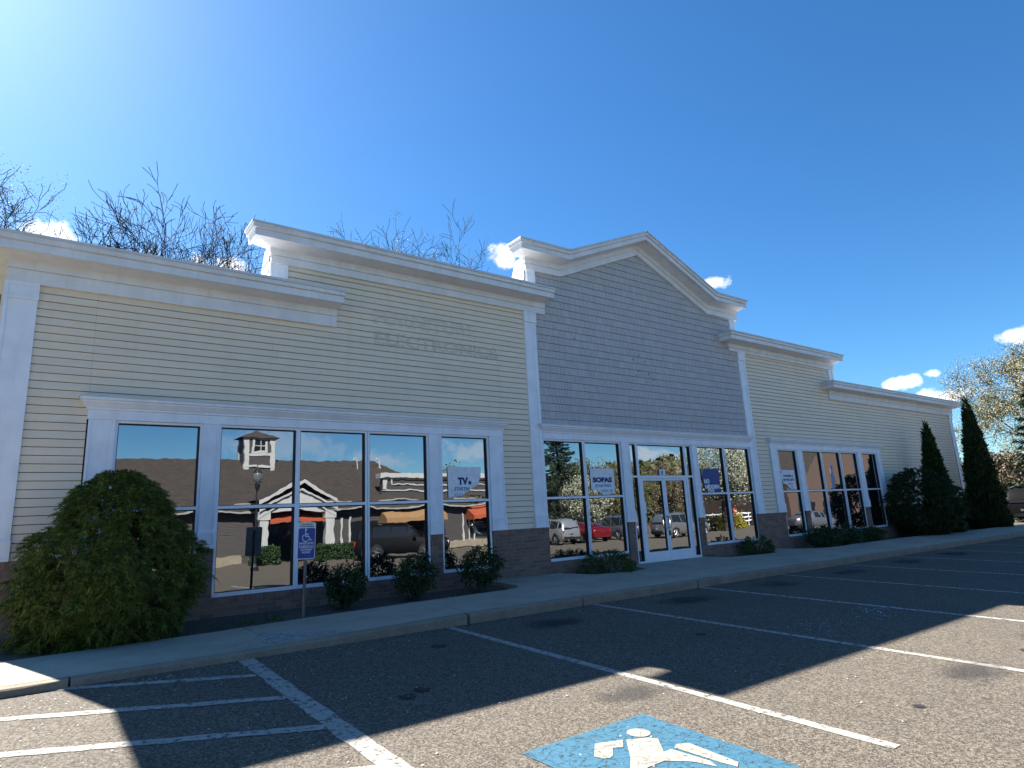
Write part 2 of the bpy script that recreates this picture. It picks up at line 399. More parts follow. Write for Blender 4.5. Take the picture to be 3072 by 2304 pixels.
# accessible parking pad
padz = .004
def spoly(pts, dz, name, mat):
    m = MB(); m.flat(pts, G, dz); return m.build(name, mat, lot)
def blob(pts, n=6, jit=.012):   # subdivide and roughen outline
    out = []
    for i in range(len(pts)):
        a, b = Vector(pts[i]), Vector(pts[(i+1) % len(pts)])
        for k in range(n):
            p = a.lerp(b, k/n); out.append((p.x+rng.uniform(-jit, jit), p.y+rng.uniform(-jit, jit)))
    return out
spoly(blob([(2.69, -7.64), (2.70, -9.05), (3.86, -9.05), (3.875, -7.61)][::1], 14, .012), .005, 'accessible_pad', m_bluepad)
S = .0085
spoly([(3.545+.085*math.cos(2*math.pi*k/20), -7.885+.085*math.sin(2*math.pi*k/20)) for k in range(20)], S, 'symbol_head', m_symbol)
spoly([(3.17, -7.83), (3.36, -7.91), (3.265, -8.005), (3.205, -7.965), (3.115, -8.06), (3.075, -8.075), (3.03, -8.055), (3.01, -7.99)][::-1], S, 'symbol_hand', m_symbol)
spoly([(3.375, -7.925), (3.52, -7.99), (3.56, -8.05), (3.41, -8.23), (3.48, -8.23), (3.515, -8.51), (3.475, -8.60), (3.42, -8.45), (3.30, -8.33), (3.14, -8.33), (3.02, -8.45), (2.98, -8.60), (3.0, -8.72), (2.90, -8.74), (2.88, -8.55), (2.95, -8.36), (3.17, -8.16)][::-1], S, 'symbol_body', m_symbol)
spoly([(3.515, -8.23), (3.58, -8.195), (3.655, -8.24), (3.63, -8.64), (3.565, -8.68), (3.545, -8.58)][::-1], S, 'symbol_leg', m_symbol)
spoly([(3.0, -8.72), (3.08, -8.86), (3.24, -8.88), (3.36, -8.80), (3.42, -8.66), (3.50, -8.70), (3.42, -8.90), (3.24, -8.98), (3.02, -8.95), (2.90, -8.74)], S, 'symbol_wheel', m_symbol)
# stains
for i, x in enumerate((5.85, 8.68, 11.4, 14.11, 17.05, 19.8)):
    rx, ry = 1.0+.15*(i % 2), .55+.08*(i % 3)
    spoly([(x+rx*math.cos(2*math.pi*k/24), -4.25+ry*math.sin(2*math.pi*k/24)) for k in range(24)], .006, 'oil_stain', m_oil)
for x, y, r in ((2.69, -5.96, .085), (2.90, -5.86, .085), (5.6, -8.9, .05), (8.3, -8.9, .10), (6.6, -6.1, .07), (3.9, -4.4, .10)):
    spoly([(x+r*math.cos(2*math.pi*k/16), y+r*math.sin(2*math.pi*k/16)) for k in range(16)], .0066, 'tar_spot', m_patch)
for x, y, rx, ry in ((7.0, -8.8, .9, .5), (9.5, -8.9, 1.4, .6), (4.2, -7.2, .7, .4), (8.9, -9.6, 1.0, .6)):
    spoly([(x+rx*math.cos(2*math.pi*k/24), y+ry*math.sin(2*math.pi*k/24)) for k in range(24)], .0054, 'tyre_smudge', stain_mat('tyre_smudge', (.035, .034, .034), .5, .5))
# kerb (pieces separated by open joints)
cj = [-60, -30, .315, .335, 4.90, 4.96, 7.1, 7.11, 10.02, 10.045, 13.1, 13.11, 16.2, 16.225, 19.3, 19.31, 22.4, 22.42, 25.5, 25.52, 29, 29.02, 33, 33.02, 60]
m = MB()
edges = [(-60, .315), (.335, 4.905), (4.955, 7.10), (7.112, 10.02), (10.045, 13.1), (13.112, 16.2), (16.225, 19.3), (19.312, 22.4), (22.42, 25.5), (25.52, 29.0), (29.02, 33.0), (33.02, 46)]
for a, b in edges:
    n = max(1, int((b-a)/.35)); prof = lambda x: [(-3.435, -.12), (-3.428, None), (-3.405, 'top-'), (-3.275, 'top')]
    vs = []
    for i in range(n+1):
        x = a+(b-a)*i/n; t = SW(x, -3.35)+rng.uniform(-.003, .003); yj = rng.uniform(-.005, .005)
        ch = .018 + (rng.random() < .12)*rng.uniform(.01, .03)
        vs += [(x, -3.44+yj, G(x, -3.44)-.1), (x, -3.43+yj, t-ch), (x, -3.41+yj, t-.004), (x, -3.27, t), (x, -3.27, t-.25)]
    fs = [(5*i+k, 5*(i+1)+k, 5*(i+1)+k+1, 5*i+k+1) for i in range(n) for k in range(4)]
    fs += [(0, 1, 2, 3, 4), tuple(5*n+k for k in (4, 3, 2, 1, 0))]
    m.add(vs, fs)
struct(m.build('curb', m_curb))
# pavement slabs; the rear edge follows the beds
def back_y(x):
    pts = [(-60, -1.75), (-.3, -1.80), (1.6, -1.66), (3.2, -1.62), (5.1, -1.66), (6.9, -1.58), (7.45, -1.35), (7.6, -.02), (9.55, -.02), (9.65, -.95), (10.6, -1.15), (11.35, -1.0), (11.65, -.02), (14.75, -.02), (14.85, -.75), (16.4, -.95), (17.15, -.7), (17.3, -.02), (18.3, -.02), (18.5, -.8), (19.2, -1.25), (21.3, -1.1), (25.1, -1.05), (28, -1.3), (31, -1.35), (36, -1.4), (60, -1.4)]
    for (a, b), (c, d) in zip(pts, pts[1:]):
        if a <= x <= c: return b+(d-b)*(x-a)/(c-a)
joints = [-60, -6.0, -3.2, -.42, 2.355, 5.08, 7.85, 10.6, 13.35, 16.1, 18.85, 21.6, 24.35, 27.1, 29.9, 32.6, 46]
m = MB()
for a, b in zip(joints, joints[1:]):
    a += .006; b -= .006; n = max(2, int((b-a)/.12)); vs = []
    for i in range(n+1):
        x = a+(b-a)*i/n; yb = back_y(x); f0 = -3.262
        vs += [(x, f0, SW(x, f0)-.2), (x, f0, SW(x, f0)), (x, f0*.5+yb*.5, SW(x, f0*.5+yb*.5)), (x, yb, SW(x, yb)), (x, yb, SW(x, yb)-.2)]
    fs = [(5*i+k, 5*(i+1)+k, 5*(i+1)+k+1, 5*i+k+1) for i in range(n) for k in range(4)] + [(0, 1, 2, 3, 4), tuple(5*n+k for k in (4, 3, 2, 1, 0))]
    m.add(vs, fs)
struct(m.build('sidewalk', m_walk))
m = MB(); pp = [(2.40, -2.30), (2.62, -2.62), (3.05, -2.98), (3.35, -3.22), (2.75, -3.22), (2.05, -3.20), (1.55, -3.22), (2.0, -3.08), (2.32, -2.95), (2.28, -2.6)]
m.flat(blob(pp, 6, .02), lambda x, y: SW(x, y), .0045); m.build('concrete_patch', worn('pale_mortar_patch', (.42, .42, .42), .42, .56, 9), bpy.data.objects['sidewalk'])
def BZ(x, y): return SW(x, y)-.03-.15*min(max((y+1.75)/1.4, 0), 1)
m = MB()      # bed soil under and behind the pavement
xsb = [-60+i*.0 for i in range(1)] + [-20] + [-3+.25*i for i in range(170)]; vs = []
for x in xsb:
    for k in range(9):
        y = -3.2+3.25*k/8; vs.append((x, y, BZ(x, y)+(rng.uniform(-.012, .018) if k else 0)))
n = len(xsb)
m.add(vs, [(9*i+k, 9*(i+1)+k, 9*(i+1)+k+1, 9*i+k+1) for i in range(n-1) for k in range(8)])
struct(m.build('planting_bed', m_mulch))
# loose stone chips, leaves and broken glass
def chips(name, n, mat, boxes, s0, s1, label, cat):
    V = []; F = []
    for _ in range(n):
        x0, x1, y0, y1 = rng.choice(boxes); x, y = rng.uniform(x0, x1), rng.uniform(y0, y1); s_ = rng.uniform(s0, s1)
        z = (G(x, y) if y < -3.44 else BZ(x, y)) + .004; b = len(V); a0 = rng.random()*6
        for k in range(4):
            a = a0+k*math.pi/2+rng.uniform(-.4, .4); V.append((x+s_*math.cos(a), y+s_*math.sin(a), z+rng.uniform(0, s_*.5)))
        V.append((x, y, z+s_*.9))
        F += [(b, b+1, b+4), (b+1, b+2, b+4), (b+2, b+3, b+4), (b+3, b, b+4)]
    return tag(np_mesh(name, V, F, mat), label, cat, kind='stuff')
m_chip = plain('pale_stone_chip', (.42, .41, .38), .8)
chips('gravel_chips', 620, m_chip, [(-1, 30, -9.5, -3.45), (-1, 8, -8.5, -3.45), (-1, 3, -6, -3.45), (0, 9, -3.9, -3.45)], .004, .011, 'pale loose stone chips scattered over the asphalt lot', 'gravel')
t = NT('pale_broken_glass'); t.set(Base_Color=(.55, .66, .75), Roughness=.15); m_shard = t.m
chips('broken_glass', 130, m_shard, [(9.5, 10.1, -6.85, -6.45), (9.3, 9.9, -7.1, -6.7), (7.7, 8.6, -7.1, -6.5), (9.0, 10.4, -7.2, -6.2)], .004, .010, 'bluish bits of broken glass strewn over the shaded stall', 'broken glass')
m_leaf = plain('dead_leaf', (.30, .24, .15), .9)
chips('leaf_litter', 230, m_leaf, [(-1, 30, -3.62, -3.46), (-.5, 7.3, -1.5, -.2), (9.8, 11.3, -1.0, -.2), (18.6, 30, -1.2, -.2)], .006, .022, 'dry leaf litter in the bed and along the kerb', 'leaf litter')

# ------------------------------------------------------------------ the store building
store = thing('store_building', 'long single storey shop with cream siding, grey shingled gable and stepped white parapets', 'building', (0, 0, 0))
PITCH_S = .1228
Z0 = 1.532
def laps(m, x0, x1, z0, z1, out=.026, y=0.0):
    """vinyl courses with a rolled lower edge, clipped to z0..z1; each course is its own island"""
    k = math.floor((z0-Z0)/PITCH_S+1e-6)
    while True:
        a = Z0+k*PITCH_S; b = a+PITCH_S
        if a >= z1-1e-6: break
        prof = [(y+.0085, a), (y-out+.004, a), (y-out, a+.004), (y-out+.001, a+.012), (y-.011, b-.010), (y+.0085, b-.010)]
        def at(z):
            for (ya, za), (yb, zb) in zip(prof[2:-1], prof[3:-1]):
                if za <= z <= zb: return ya+(yb-ya)*(z-za)/(zb-za)
            return prof[-2][0]
        za, zb = max(a, z0), min(b-.010, z1)
        if za >= zb: k += 1; continue
        pts = [p for p in prof if za <= p[1] <= zb]
        if za > a: pts = [(y+.004, za), (at(za), za)]+pts
        if zb < b-.010: pts.append((at(zb), zb))
        n = len(pts); xa = x0
        while xa < x1-1e-6:
            xb = min(x1, xa+rng.uniform(2.2, 3.7)) if x1-xa > 1.5 else x1
            if x1-xb < .5: xb = x1
            o = rng.uniform(-.0012, .0012)
            m.add([(xa, p[0]+o, p[1]) for p in pts]+[(xb-.0015, p[0]+o, p[1]) for p in pts], [(i, n+i, n+i+1, i+1) for i in range(n-1)]); xa = xb
        k += 1
# core and parapet walls behind the cladding
m = MB(); m.box(-.76, 34.38, .06, 18, .05, 5.35); m.build('wall_core', m_dark, store)
m = MB(); m.box(-.86, 34.5, .45, 18.1, 5.36, 5.5); m.build('flat_roof', m_roofm, store)
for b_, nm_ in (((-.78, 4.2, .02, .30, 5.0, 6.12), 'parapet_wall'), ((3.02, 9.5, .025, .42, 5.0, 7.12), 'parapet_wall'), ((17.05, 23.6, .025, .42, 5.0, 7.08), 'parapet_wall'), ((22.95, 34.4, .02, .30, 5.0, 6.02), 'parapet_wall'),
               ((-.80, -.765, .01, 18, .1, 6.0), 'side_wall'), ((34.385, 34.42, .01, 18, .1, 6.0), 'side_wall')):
    m = MB(); m.box(*b_); m.build(nm_, m_siding if nm_ == 'side_wall' else m_shade_backing, store)
m = MB(); m.prism([(9.11, 5.0), (17.6, 5.0), (17.6, 8.1), (16.15, 8.12), (13.15, 9.42), (10.15, 8.18), (9.11, 8.16)], .02, .5); m.build('gable_backing', m_shade_backing, store)  # gable core; its black colour paints the shade line between shingle courses
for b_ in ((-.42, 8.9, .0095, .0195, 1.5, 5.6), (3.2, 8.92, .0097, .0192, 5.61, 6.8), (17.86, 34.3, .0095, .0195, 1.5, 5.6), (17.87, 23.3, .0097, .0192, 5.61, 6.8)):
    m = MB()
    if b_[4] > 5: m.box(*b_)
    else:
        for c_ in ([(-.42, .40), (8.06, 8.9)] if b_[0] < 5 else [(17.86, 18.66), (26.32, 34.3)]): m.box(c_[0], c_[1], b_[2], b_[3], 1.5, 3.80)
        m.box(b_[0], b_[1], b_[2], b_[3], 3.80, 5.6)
    m.build('gap_shade_sheet', m_shade_backing, store)  # dark sheet whose colour paints the shade line under each siding course
# siding of the two low wings and the raised parapets
m = MB()
laps(m, -.40, .38, Z0, 5.56); laps(m, 8.08, 8.90, Z0, 5.56); laps(m, .38, 8.08, 3.84, 5.56)
laps(m, 3.30, 8.90, 5.56, 6.70)
m.build('siding', m_siding, store); m = MB()
laps(m, 17.88, 18.64, Z0, 5.56); laps(m, 18.64, 26.34, 3.84, 5.56); laps(m, 26.34, 34.38, Z0, 5.56); laps(m, 17.9, 23.25, 5.56, 6.70)
m.build('siding', m_siding, store)
# shingles of the gable front, one island per shingle
m = MB(); SP = .1900; zc = 3.86
def gable_lim(z):      # x range at height z
    lo, hi = 9.2, 17.56
    if z > 7.82:
        f = (z-7.80)/(9.12-7.80); lo = max(lo, 10.1+(13.13-10.1)*f); hi = min(hi, 16.28-(16.28-13.13)*f)
    return lo, hi
r2 = random.Random(3)
while zc < 9.08:
    lo, hi = gable_lim(zc+.02); x = lo - r2.uniform(0, .12)
    while x < hi:
        w = r2.choice((.10, .13, .16, .19, .23)); xa, xb = max(x, lo), min(x+w-.004, hi); x += w
        if xb-xa < .02: continue
        j = r2.uniform(0, .006); zt = zc+SP-.004; ob = .021+r2.uniform(0, .003)
        la, _h = gable_lim(zt)
        m.add([(xa, -ob, zc+j), (xb, -ob, zc+j), (xb, -.006, zt), (xa, -.006, zt), (xa, .015, zc+j), (xb, .015, zc+j)], [(0, 1, 2, 3), (4, 5, 1, 0)])
    zc += SP
m.build('shingles', m_shingle, store)
# brick base
def bricks(x0, x1, z1, name='brick_base', front=-.035, cap=True):
    m = MB(); m.box(x0, x1, front, .055, .1, z1-.095 if cap else z1); o = m.build(name, m_brick, store)
    if cap:
        m = MB(); m.box(x0-.0, x1+.0, front-.008, .0545, z1-.095, z1); m.build('brick_cap', m_soldier, store)
for x0, x1 in ((-.78, .77), (8.10, 9.275), (17.47, 18.65), (26.0, 34.38)): bricks(x0, x1, 1.53)
bricks(.77, 1.985, .765); bricks(1.985, 2.24, 1.53); bricks(2.24, 6.22, .765); bricks(6.22, 6.50, 1.53); bricks(6.50, 7.73, .765); bricks(7.73, 8.10, 1.53)
bricks(9.275, 11.87, .765); bricks(11.87, 12.125, 1.53); bricks(14.69, 14.935, 1.53); bricks(14.935, 17.47, .765)
bricks(18.65, 19.07, 1.53); bricks(19.07, 20.30, .765); bricks(20.30, 20.57, 1.53); bricks(20.57, 24.44, .765); bricks(24.44, 24.78, 1.53); bricks(24.78, 26.0, .765)
# windows
ZB, ZM0, ZM1, ZT = .83, 2.16, 2.21, 3.52
def pane_grid(V, F, x0, x1, z0, z1, y, bulge, n=14):
    b = len(V)
    for j in range(n+1):
        for i in range(n+1):
            u, w = i/n, j/n; h = 16*u*(1-u)*w*(1-w); h = h**.75
            V.append((x0+(x1-x0)*u, y-bulge*h, z0+(z1-z0)*w))
    F += [(b+j*(n+1)+i, b+j*(n+1)+i+1, b+(j+1)*(n+1)+i+1, b+(j+1)*(n+1)+i) for j in range(n) for i in range(n)]
def frame_mb(x0, x1, zs, f=.04, y0=-.022, y1=.05):
    """white frame round panes; zs = list of (z0, z1) glass spans"""
    m = MB(); lo, hi = zs[0][0]-.06, zs[-1][1]+.04
    m.box(x0-f, x0, y0, y1, lo, hi); m.box(x1, x1+f, y0, y1, lo, hi)
    m.box(x0, x1, y0-.02, y1, lo, zs[0][0]); m.box(x0, x1, y0, y1, zs[-1][1], hi)
    for (a, b), (c, d) in zip(zs, zs[1:]): m.box(x0, x1, y0, y1, b, c)
    return m
def gasket_shade(m, x0, x1, z0, z1, w=.011, y0=-.004, y1=.045):  # black glazing seal; wider right and top edges paint in the shaded reveal
    m.box(x0, x0+w, y0, y1, z0, z1); m.box(x1-w*2.2, x1, y0, y1, z0, z1); m.box(x0+w, x1-w*2.2, y0, y1, z0, z0+w); m.box(x0+w, x1-w*2.2, y0, y1, z1-w*1.5, z1)
def window(x0, x1, zs, name='window', f=.04):
    fr = frame_mb(x0, x1, zs, f).build(name, m_white2, store)
    V = []; F = []; gk = MB()
    for a, b in zs:
        pane_grid(V, F, x0-.01, x1+.01, a-.01, b+.01, .036, rng.uniform(.0011, .0019)*min(1, (x1-x0)/1.1)); gasket_shade(gk, x0, x1, a, b)
    np_mesh('pane', V, F, m_glass, fr, True); gk.build('gasket_shade', m_gasket_shade, fr)
    return fr
STD = [(ZB, ZM0), (ZM1, ZT)]
for x0, x1 in ((.79, 1.95), (2.28, 3.53), (3.61, 4.85), (4.94, 6.18), (6.54, 7.67), (9.285, 10.50), (10.59, 11.78), (14.955, 16.15), (16.26, 17.465),
               (19.11, 20.18), (20.61, 21.78), (21.91, 23.10), (23.24, 24.39), (24.82, 25.96)): window(x0, x1, STD)
# entrance: side lights, transom, two door leaves
window(12.17, 12.38, [(.54, 2.65), (2.70, ZT)], 'side_light', .035); window(14.42, 14.63, [(.54, 2.65), (2.70, ZT)], 'side_light', .035)
window(12.465, 14.33, [(2.70, ZT)], 'transom_window', .045)
m = MB(); m.box(12.42, 12.485, -.026, .05, .47, 2.64); m.box(14.345, 14.38, -.026, .05, .47, 2.64); m.box(12.485, 14.345, -.026, .05, 2.615, 2.639); m.box(12.42, 14.38, -.06, .05, .44, .472)
m.build('door_frame', m_white2, store)
def door(x0, x1, gx0, gx1):
    m = MB(); y0, y1 = -.015, .035
    m.box(x0, gx0, y0, y1, .478, 2.61); m.box(gx1, x1, y0, y1, .478, 2.61); m.box(gx0, gx1, y0, y1, .478, .745); m.box(gx0, gx1, y0, y1, 2.565, 2.61)
    d = m.build('door', m_white2, store); V = []; F = []; gk = MB(); pane_grid(V, F, gx0-.01, gx1+.01, .74, 2.57, .022, .0009)
    np_mesh('pane', V, F, m_glass, d, True); gasket_shade(gk, gx0, gx1, .745, 2.565, .009, -.001, .03); gk.build('gasket_shade', m_gasket_shade, d); return d
dl = door(12.50, 13.385, 12.565, 13.315); dr = door(13.395, 14.335, 13.462, 14.235)
m = MB()
for x in (13.35, 13.43): m.tube([(x, -.02, 1.62), (x, -.075, 1.60), (x, -.08, 1.55), (x, -.08, 1.38), (x, -.075, 1.33), (x, -.02, 1.31)], .011, 6)
m.build('handle', m_grey_metal, dr); m = MB(); m.box(13.40, 13.45, -.03, -.016, 1.12, 1.26); m.build('lock', m_black, dr)
m = MB(); m.box(12.505, 12.60, -.02, -.012, 1.72, 2.02); m.build('hinge_cover', m_white2, dl)
# trim boards between and around the windows
def trim(x0, x1, z0=Z0, z1=3.56, y=-.048, side=.07, block=True, name='window_pier'):
    m = MB(); m.box(x0, x1, y, .05, z0+.27 if block else z0, z1)
    if x1-x0 > .2:
        m.box(x0, x0+side*.55, y-.014, y, z0+.27, z1); m.box(x1-side*.55, x1, y-.014, y, z0+.27, z1)
    if block:
        m.box(x0-.012, x1+.012, y-.022, .05, z0, z0+.272)
        w = min(.045, (x1-x0)*.2); a, b, c, d = x0-.012, x1+.012, z0, z0+.272; yy = y-.022
        m.box(a, a+w, yy-.012, yy, c, d); m.box(b-w, b, yy-.012, yy, c, d); m.box(a+w, b-w, yy-.012, yy, d-w, d); m.box(a+w, b-w, yy-.012, yy, c, c+w)
    return m.build(name, m_white, store)
trim(.40, .75, name='window_casing'); trim(1.99, 2.24); trim(6.22, 6.50); trim(7.715, 8.08, name='window_casing')
trim(11.83, 12.13); trim(14.67, 14.91)
trim(18.66, 19.07, name='window_casing'); trim(20.225, 20.565); trim(24.435, 24.775); trim(26.005, 26.32, name='window_casing')
def header(x0, x1, capx0, capx1):
    m = MB(); m.box(x0, x1, -.062, .045, 3.561, 3.76)
    prof = [(.062, 3.70), (.085, 3.71), (.085, 3.735), (.10, 3.75), (.135, 3.80), (.15, 3.815), (.15, 3.838), (.185, 3.845), (.185, 3.885), (.0, 3.905)]
    n = len(prof); dx = lambda o: (o-.062)*.9
    vs = []
    for sx, xe, back in ((-1, x0, True), (-1, x0, False), (1, x1, False), (1, x1, True)):
        for o, z in prof: vs.append((xe+sx*dx(o), .03 if back else -o, z))
    fs = [(j*n+k, (j+1)*n+k, (j+1)*n+k+1, j*n+k+1) for j in range(3) for k in range(n-1)]
    m.add(vs, fs); m.add([vs[n*1+n-1-0], vs[n*2+n-1], (x1+.1, .03, 3.905), (x0-.1, .03, 3.905)], [(0, 1, 2, 3)])
    o = m.build('window_header', m_white, store)
    c = MB(); c.box(x0-.125, x1+.125, -.20, .0, 3.886, 3.898); c.build('drip_cap', m_capm, o)
header(.38, 8.09, 0, 0); header(9.245, 17.53, 0, 0); header(18.64, 26.34, 0, 0)
# pilasters
def pilaster(x0, x1, z1, base=True, cap=True, z0=Z0):
    m = MB(); y = -.045
    m.box(x0, x1, y, .03, z0+.28 if base else z0, z1)
    zb, zt = (z0+.28 if base else z0), (z1-.262 if cap else z1)
    m.box(x0, x0+.045, y-.012, y, zb, zt); m.box(x1-.085, x1, y-.012, y, zb, zt)
    def blk(c, d):
        a, b, w, yy = x0-.01, x1+.01, .05, y-.026
        m.box(a, b, yy, .03, c, d); m.box(a, a+w, yy-.012, yy, c, d); m.box(b-w, b, yy-.012, yy, c, d); m.box(a+w, b-w, yy-.012, yy, d-w, d); m.box(a+w, b-w, yy-.012, yy, c, c+w)
    if base: blk(z0, z0+.282)
    if cap: blk(z1-.262, z1)
    return m.build('pilaster', m_white, store)
pilaster(-.77, -.37, 5.57); pilaster(8.885, 9.235, 6.64); pilaster(17.535, 17.895, 6.64); pilaster(34.0, 34.38, 5.57)
pilaster(2.97, 3.30, 6.68, False, False, 5.95); pilaster(9.05, 9.31, 7.78, False, False, 6.95); pilaster(17.30, 17.58, 7.76, False, False, 6.95); pilaster(23.25, 23.6, 6.68, False, False, 5.95)
# cornices
def profile(fb):
    return [(.012, -fb), (.082, -fb), (.082, -.40), (.070, -.398), (.070, -.386), (.100, -.384), (.100, -.262), (.112, -.250), (.15, -.247), (.24, -.240), (.33, -.222), (.395, -.205), (.415, -.203), (.415, -.236), (.472, -.236), (.472, -.118), (.462, -.114), (.462, -.106), (.515, -.102), (.515, -.035), (.535, -.03), (.535, 0.0)]
def cornice(path, fb=.56, left_ret=True, back=.42, y_back_ret=.03):
    """path: (x, z of the top); the profile is swept along it, mitred round the left end"""
    PROF = profile(fb); n = len(PROF); secs = []
    x0, zt0 = path[0]
    if left_ret: secs.append([(x0+.1-o, y_back_ret if y_back_ret else back, zt0+z) for o, z in PROF])
    secs.append([((x0+.1-o) if left_ret else x0, -o, zt0+z) for o, z in PROF])
    for x, zt in path[1:]: secs.append([(x, -o, zt+z) for o, z in PROF])
    m = MB(); vs = [v for s_ in secs for v in s_]
    fs = [(j*n+k, (j+1)*n+k, (j+1)*n+k+1, j*n+k+1) for j in range(len(secs)-1) for k in range(n-1)]
    m.add(vs, fs)
    m.add([*secs[-1], (secs[-1][0][0], .02, secs[-1][0][2]), (secs[-1][-1][0], .02, secs[-1][-1][2])], [tuple(list(range(n))+[n+1, n])])
    o = m.build('cornice', m_cornice, store)
    c = MB(); fr = [s_[-1] for s_ in secs]       # metal coping on top
    st = 1 if left_ret else 0
    for j in range(st, len(fr)-1):
        a, b = fr[j], fr[j+1]; yb = back
        xi = a[0]-.012 if not (left_ret and j == st) else a[0]+.40; ya_ = y_back_ret if (left_ret and j == st and y_back_ret < 1) else yb
        c.add([(a[0]-.012, a[1]-.012, a[2]-.03), (b[0]+.012, b[1]-.012, b[2]-.03), (b[0]+.012, b[1]-.012, b[2]+.012), (a[0]-.012, a[1]-.012, a[2]+.012), (a[0]-.012, ya_, a[2]+.02), (xi, ya_, a[2]+.02), (xi, yb, a[2]+.05), (b[0]+.012, yb, b[2]+.05)],
              [(0, 1, 2, 3), (3, 2, 7, 6, 5, 4)] if xi > a[0] else [(0, 1, 2, 3), (3, 2, 7, 6)])
    if left_ret:
        a = fr[1]; yb = y_back_ret if y_back_ret else back
        c.add([(a[0]-.012, a[1]-.012, a[2]-.03), (a[0]-.012, a[1]-.012, a[2]+.012), (a[0]-.012, yb, a[2]+.012), (a[0]-.012, yb, a[2]-.03), (x0+.2, yb, a[2]+.05)], [(0, 1, 2, 3), (1, 4, 2)])
    c.build('coping', m_capm, o)
cornice([(-.78, 6.16), (4.24, 6.16)], .60, y_back_ret=18.0); cornice([(2.96, 7.18), (9.53, 7.18)], .535)
cornice([(8.98, 8.30), (10.13, 8.32), (13.14, 9.575), (16.16, 8.27), (17.72, 8.27)], .555, back=.5)
cornice([(17.06, 7.13), (23.63, 7.13)], .49); cornice([(23.0, 6.07), (34.5, 6.07)], .58)
# sloping buttress behind each raised left end
for x, zt, zb, th in ((2.965, 7.0, 5.4, .4), (9.02, 8.1, 6.2, .4)):
    m = MB(); m.add([(x, .02, zb), (x, .02, zt), (x, .35, zt), (x, 1.25, zb), (x+.25, .02, zb), (x+.25, .02, zt), (x+.25, .35, zt), (x+.25, 1.25, zb)],
          [(3, 2, 1, 0), (4, 5, 6, 7), (1, 2, 6, 5), (2, 3, 7, 6)])
    for k in range(7): z = zb+.22*k; m.box(x-.012, x, .03, max(.1, 1.2-.9*(z-zb)/(zt-zb)), z, z+.02)
    m.build('parapet_buttress', m_cornice, store)

# ------------------------------------------------------------------ lettering
def text(body, size, parent, mat, loc, width=None, bold=0.0, name='lettering', align='LEFT', extr=.0008, shear=0, rot=(R(90), 0, 0), sx=1.0):
    cu = bpy.data.curves.new('t', 'FONT'); cu.body = body; cu.size = size; cu.offset = bold; cu.extrude = extr; cu.align_x = align; cu.shear = shear; cu.resolution_u = 3
    tmp = bpy.data.objects.new('t', cu); COL.objects.link(tmp)
    dg = bpy.context.evaluated_depsgraph_get(); me = bpy.data.meshes.new_from_object(tmp.evaluated_get(dg)); bpy.data.objects.remove(tmp)
    o = bpy.data.objects.new(name, me); COL.objects.link(o); me.materials.clear(); me.materials.append(mat); me.name = name
    xs_ = [v.co.x for v in me.vertices]
    s_ = (width/(max(xs_)-min(xs_))) if width else sx
    mat4 = Matrix.Translation(loc) @ Matrix.Rotation(rot[2], 4, 'Z') @ Matrix.Rotation(rot[0], 4, 'X') @ Matrix.Diagonal((s_, 1, 1, 1))
    if align == 'LEFT' and width: mat4 = mat4 @ Matrix.Translation((-min(xs_), 0, 0))
    me.transform(mat4)
    if parent: o.parent = parent
    return o
def poster(name, pts, label, mat=None, group=None):
    m = MB(); m.prism(pts, .0155, .0185); o = m.build(name, mat or m_paper); tag(o, label, 'poster', 'torn sale posters taped to the windows'); return o
PY = .0148
p = poster('poster', [(6.69, 2.232), (6.76, 2.262), (6.84, 2.268), (6.96, 2.275), (7.02, 2.29), (7.10, 2.345), (7.18, 2.385), (7.235, 2.425), (7.30, 2.455), (7.40, 2.495), (7.44, 2.53), (7.455, 2.60), (7.50, 2.665), (7.512, 2.89), (6.68, 2.885)],
           'torn white window poster with big letters TVs')
text('TV', .185, p, m_navy, (6.925, PY, 2.528), .255, .013); text('s', .125, p, m_navy, (7.185, PY, 2.528), .075, .008)
text('STARTIN', .095, p, m_teal, (6.835, PY, 2.398), .37, .005); text('AS LO', .095, p, m_teal, (6.835, PY, 2.272), .20, .002)
p = poster('poster', [(10.73, 2.36), (10.80, 2.33), (10.87, 2.345), (10.93, 2.335), (11.02, 2.285), (11.12, 2.236), (11.24, 2.226), (11.33, 2.222), (11.42, 2.275), (11.48, 2.255), (11.55, 2.232), (11.555, 2.88), (10.73, 2.88)],
           'torn white window poster reading SOFAS')
text('SOFAS', .155, p, m_navy, (10.80, PY, 2.545), .665, .011); text('STARTING', .085, p, m_teal, (10.87, PY, 2.425), .54, .004); text('LOW AS', .085, p, m_teal, (11.06, PY, 2.30), .40, .002)
p = poster('poster', [(15.31, 2.232), (15.265, 2.29), (15.19, 2.325), (15.145, 2.40), (15.13, 2.47), (15.10, 2.58), (15.09, 2.70), (15.08, 2.90), (15.90, 2.905), (15.905, 2.232)][::1],
           'blue window poster reading NO HIDDEN with green corner', m_blueposter)
m = MB(); m.prism([(15.09, 2.68), (15.135, 2.79), (15.22, 2.895), (15.083, 2.897)], .0142, .0153); m.build('green_corner', m_green, p)
text('NO', .165, p, m_paper, (15.17, PY, 2.482), .245, .010); text('HIDDEN', .15, p, m_paper, (15.19, PY, 2.328), .66, .009); text('FES', .11, p, m_paper, (15.30, PY, 2.236), .30, .004)
p = poster('poster', [(19.20, 2.545), (19.255, 2.515), (19.265, 2.44), (19.42, 2.415), (19.52, 2.34), (19.63, 2.275), (19.74, 2.243), (19.83, 2.27), (19.88, 2.255), (19.94, 2.235), (20.0, 2.26), (20.01, 2.88), (19.21, 2.88), (19.245, 2.82), (19.215, 2.76), (19.185, 2.69), (19.20, 2.60), (19.25, 2.565)],
           'torn white window poster reading WASHER and DRYER SETS')
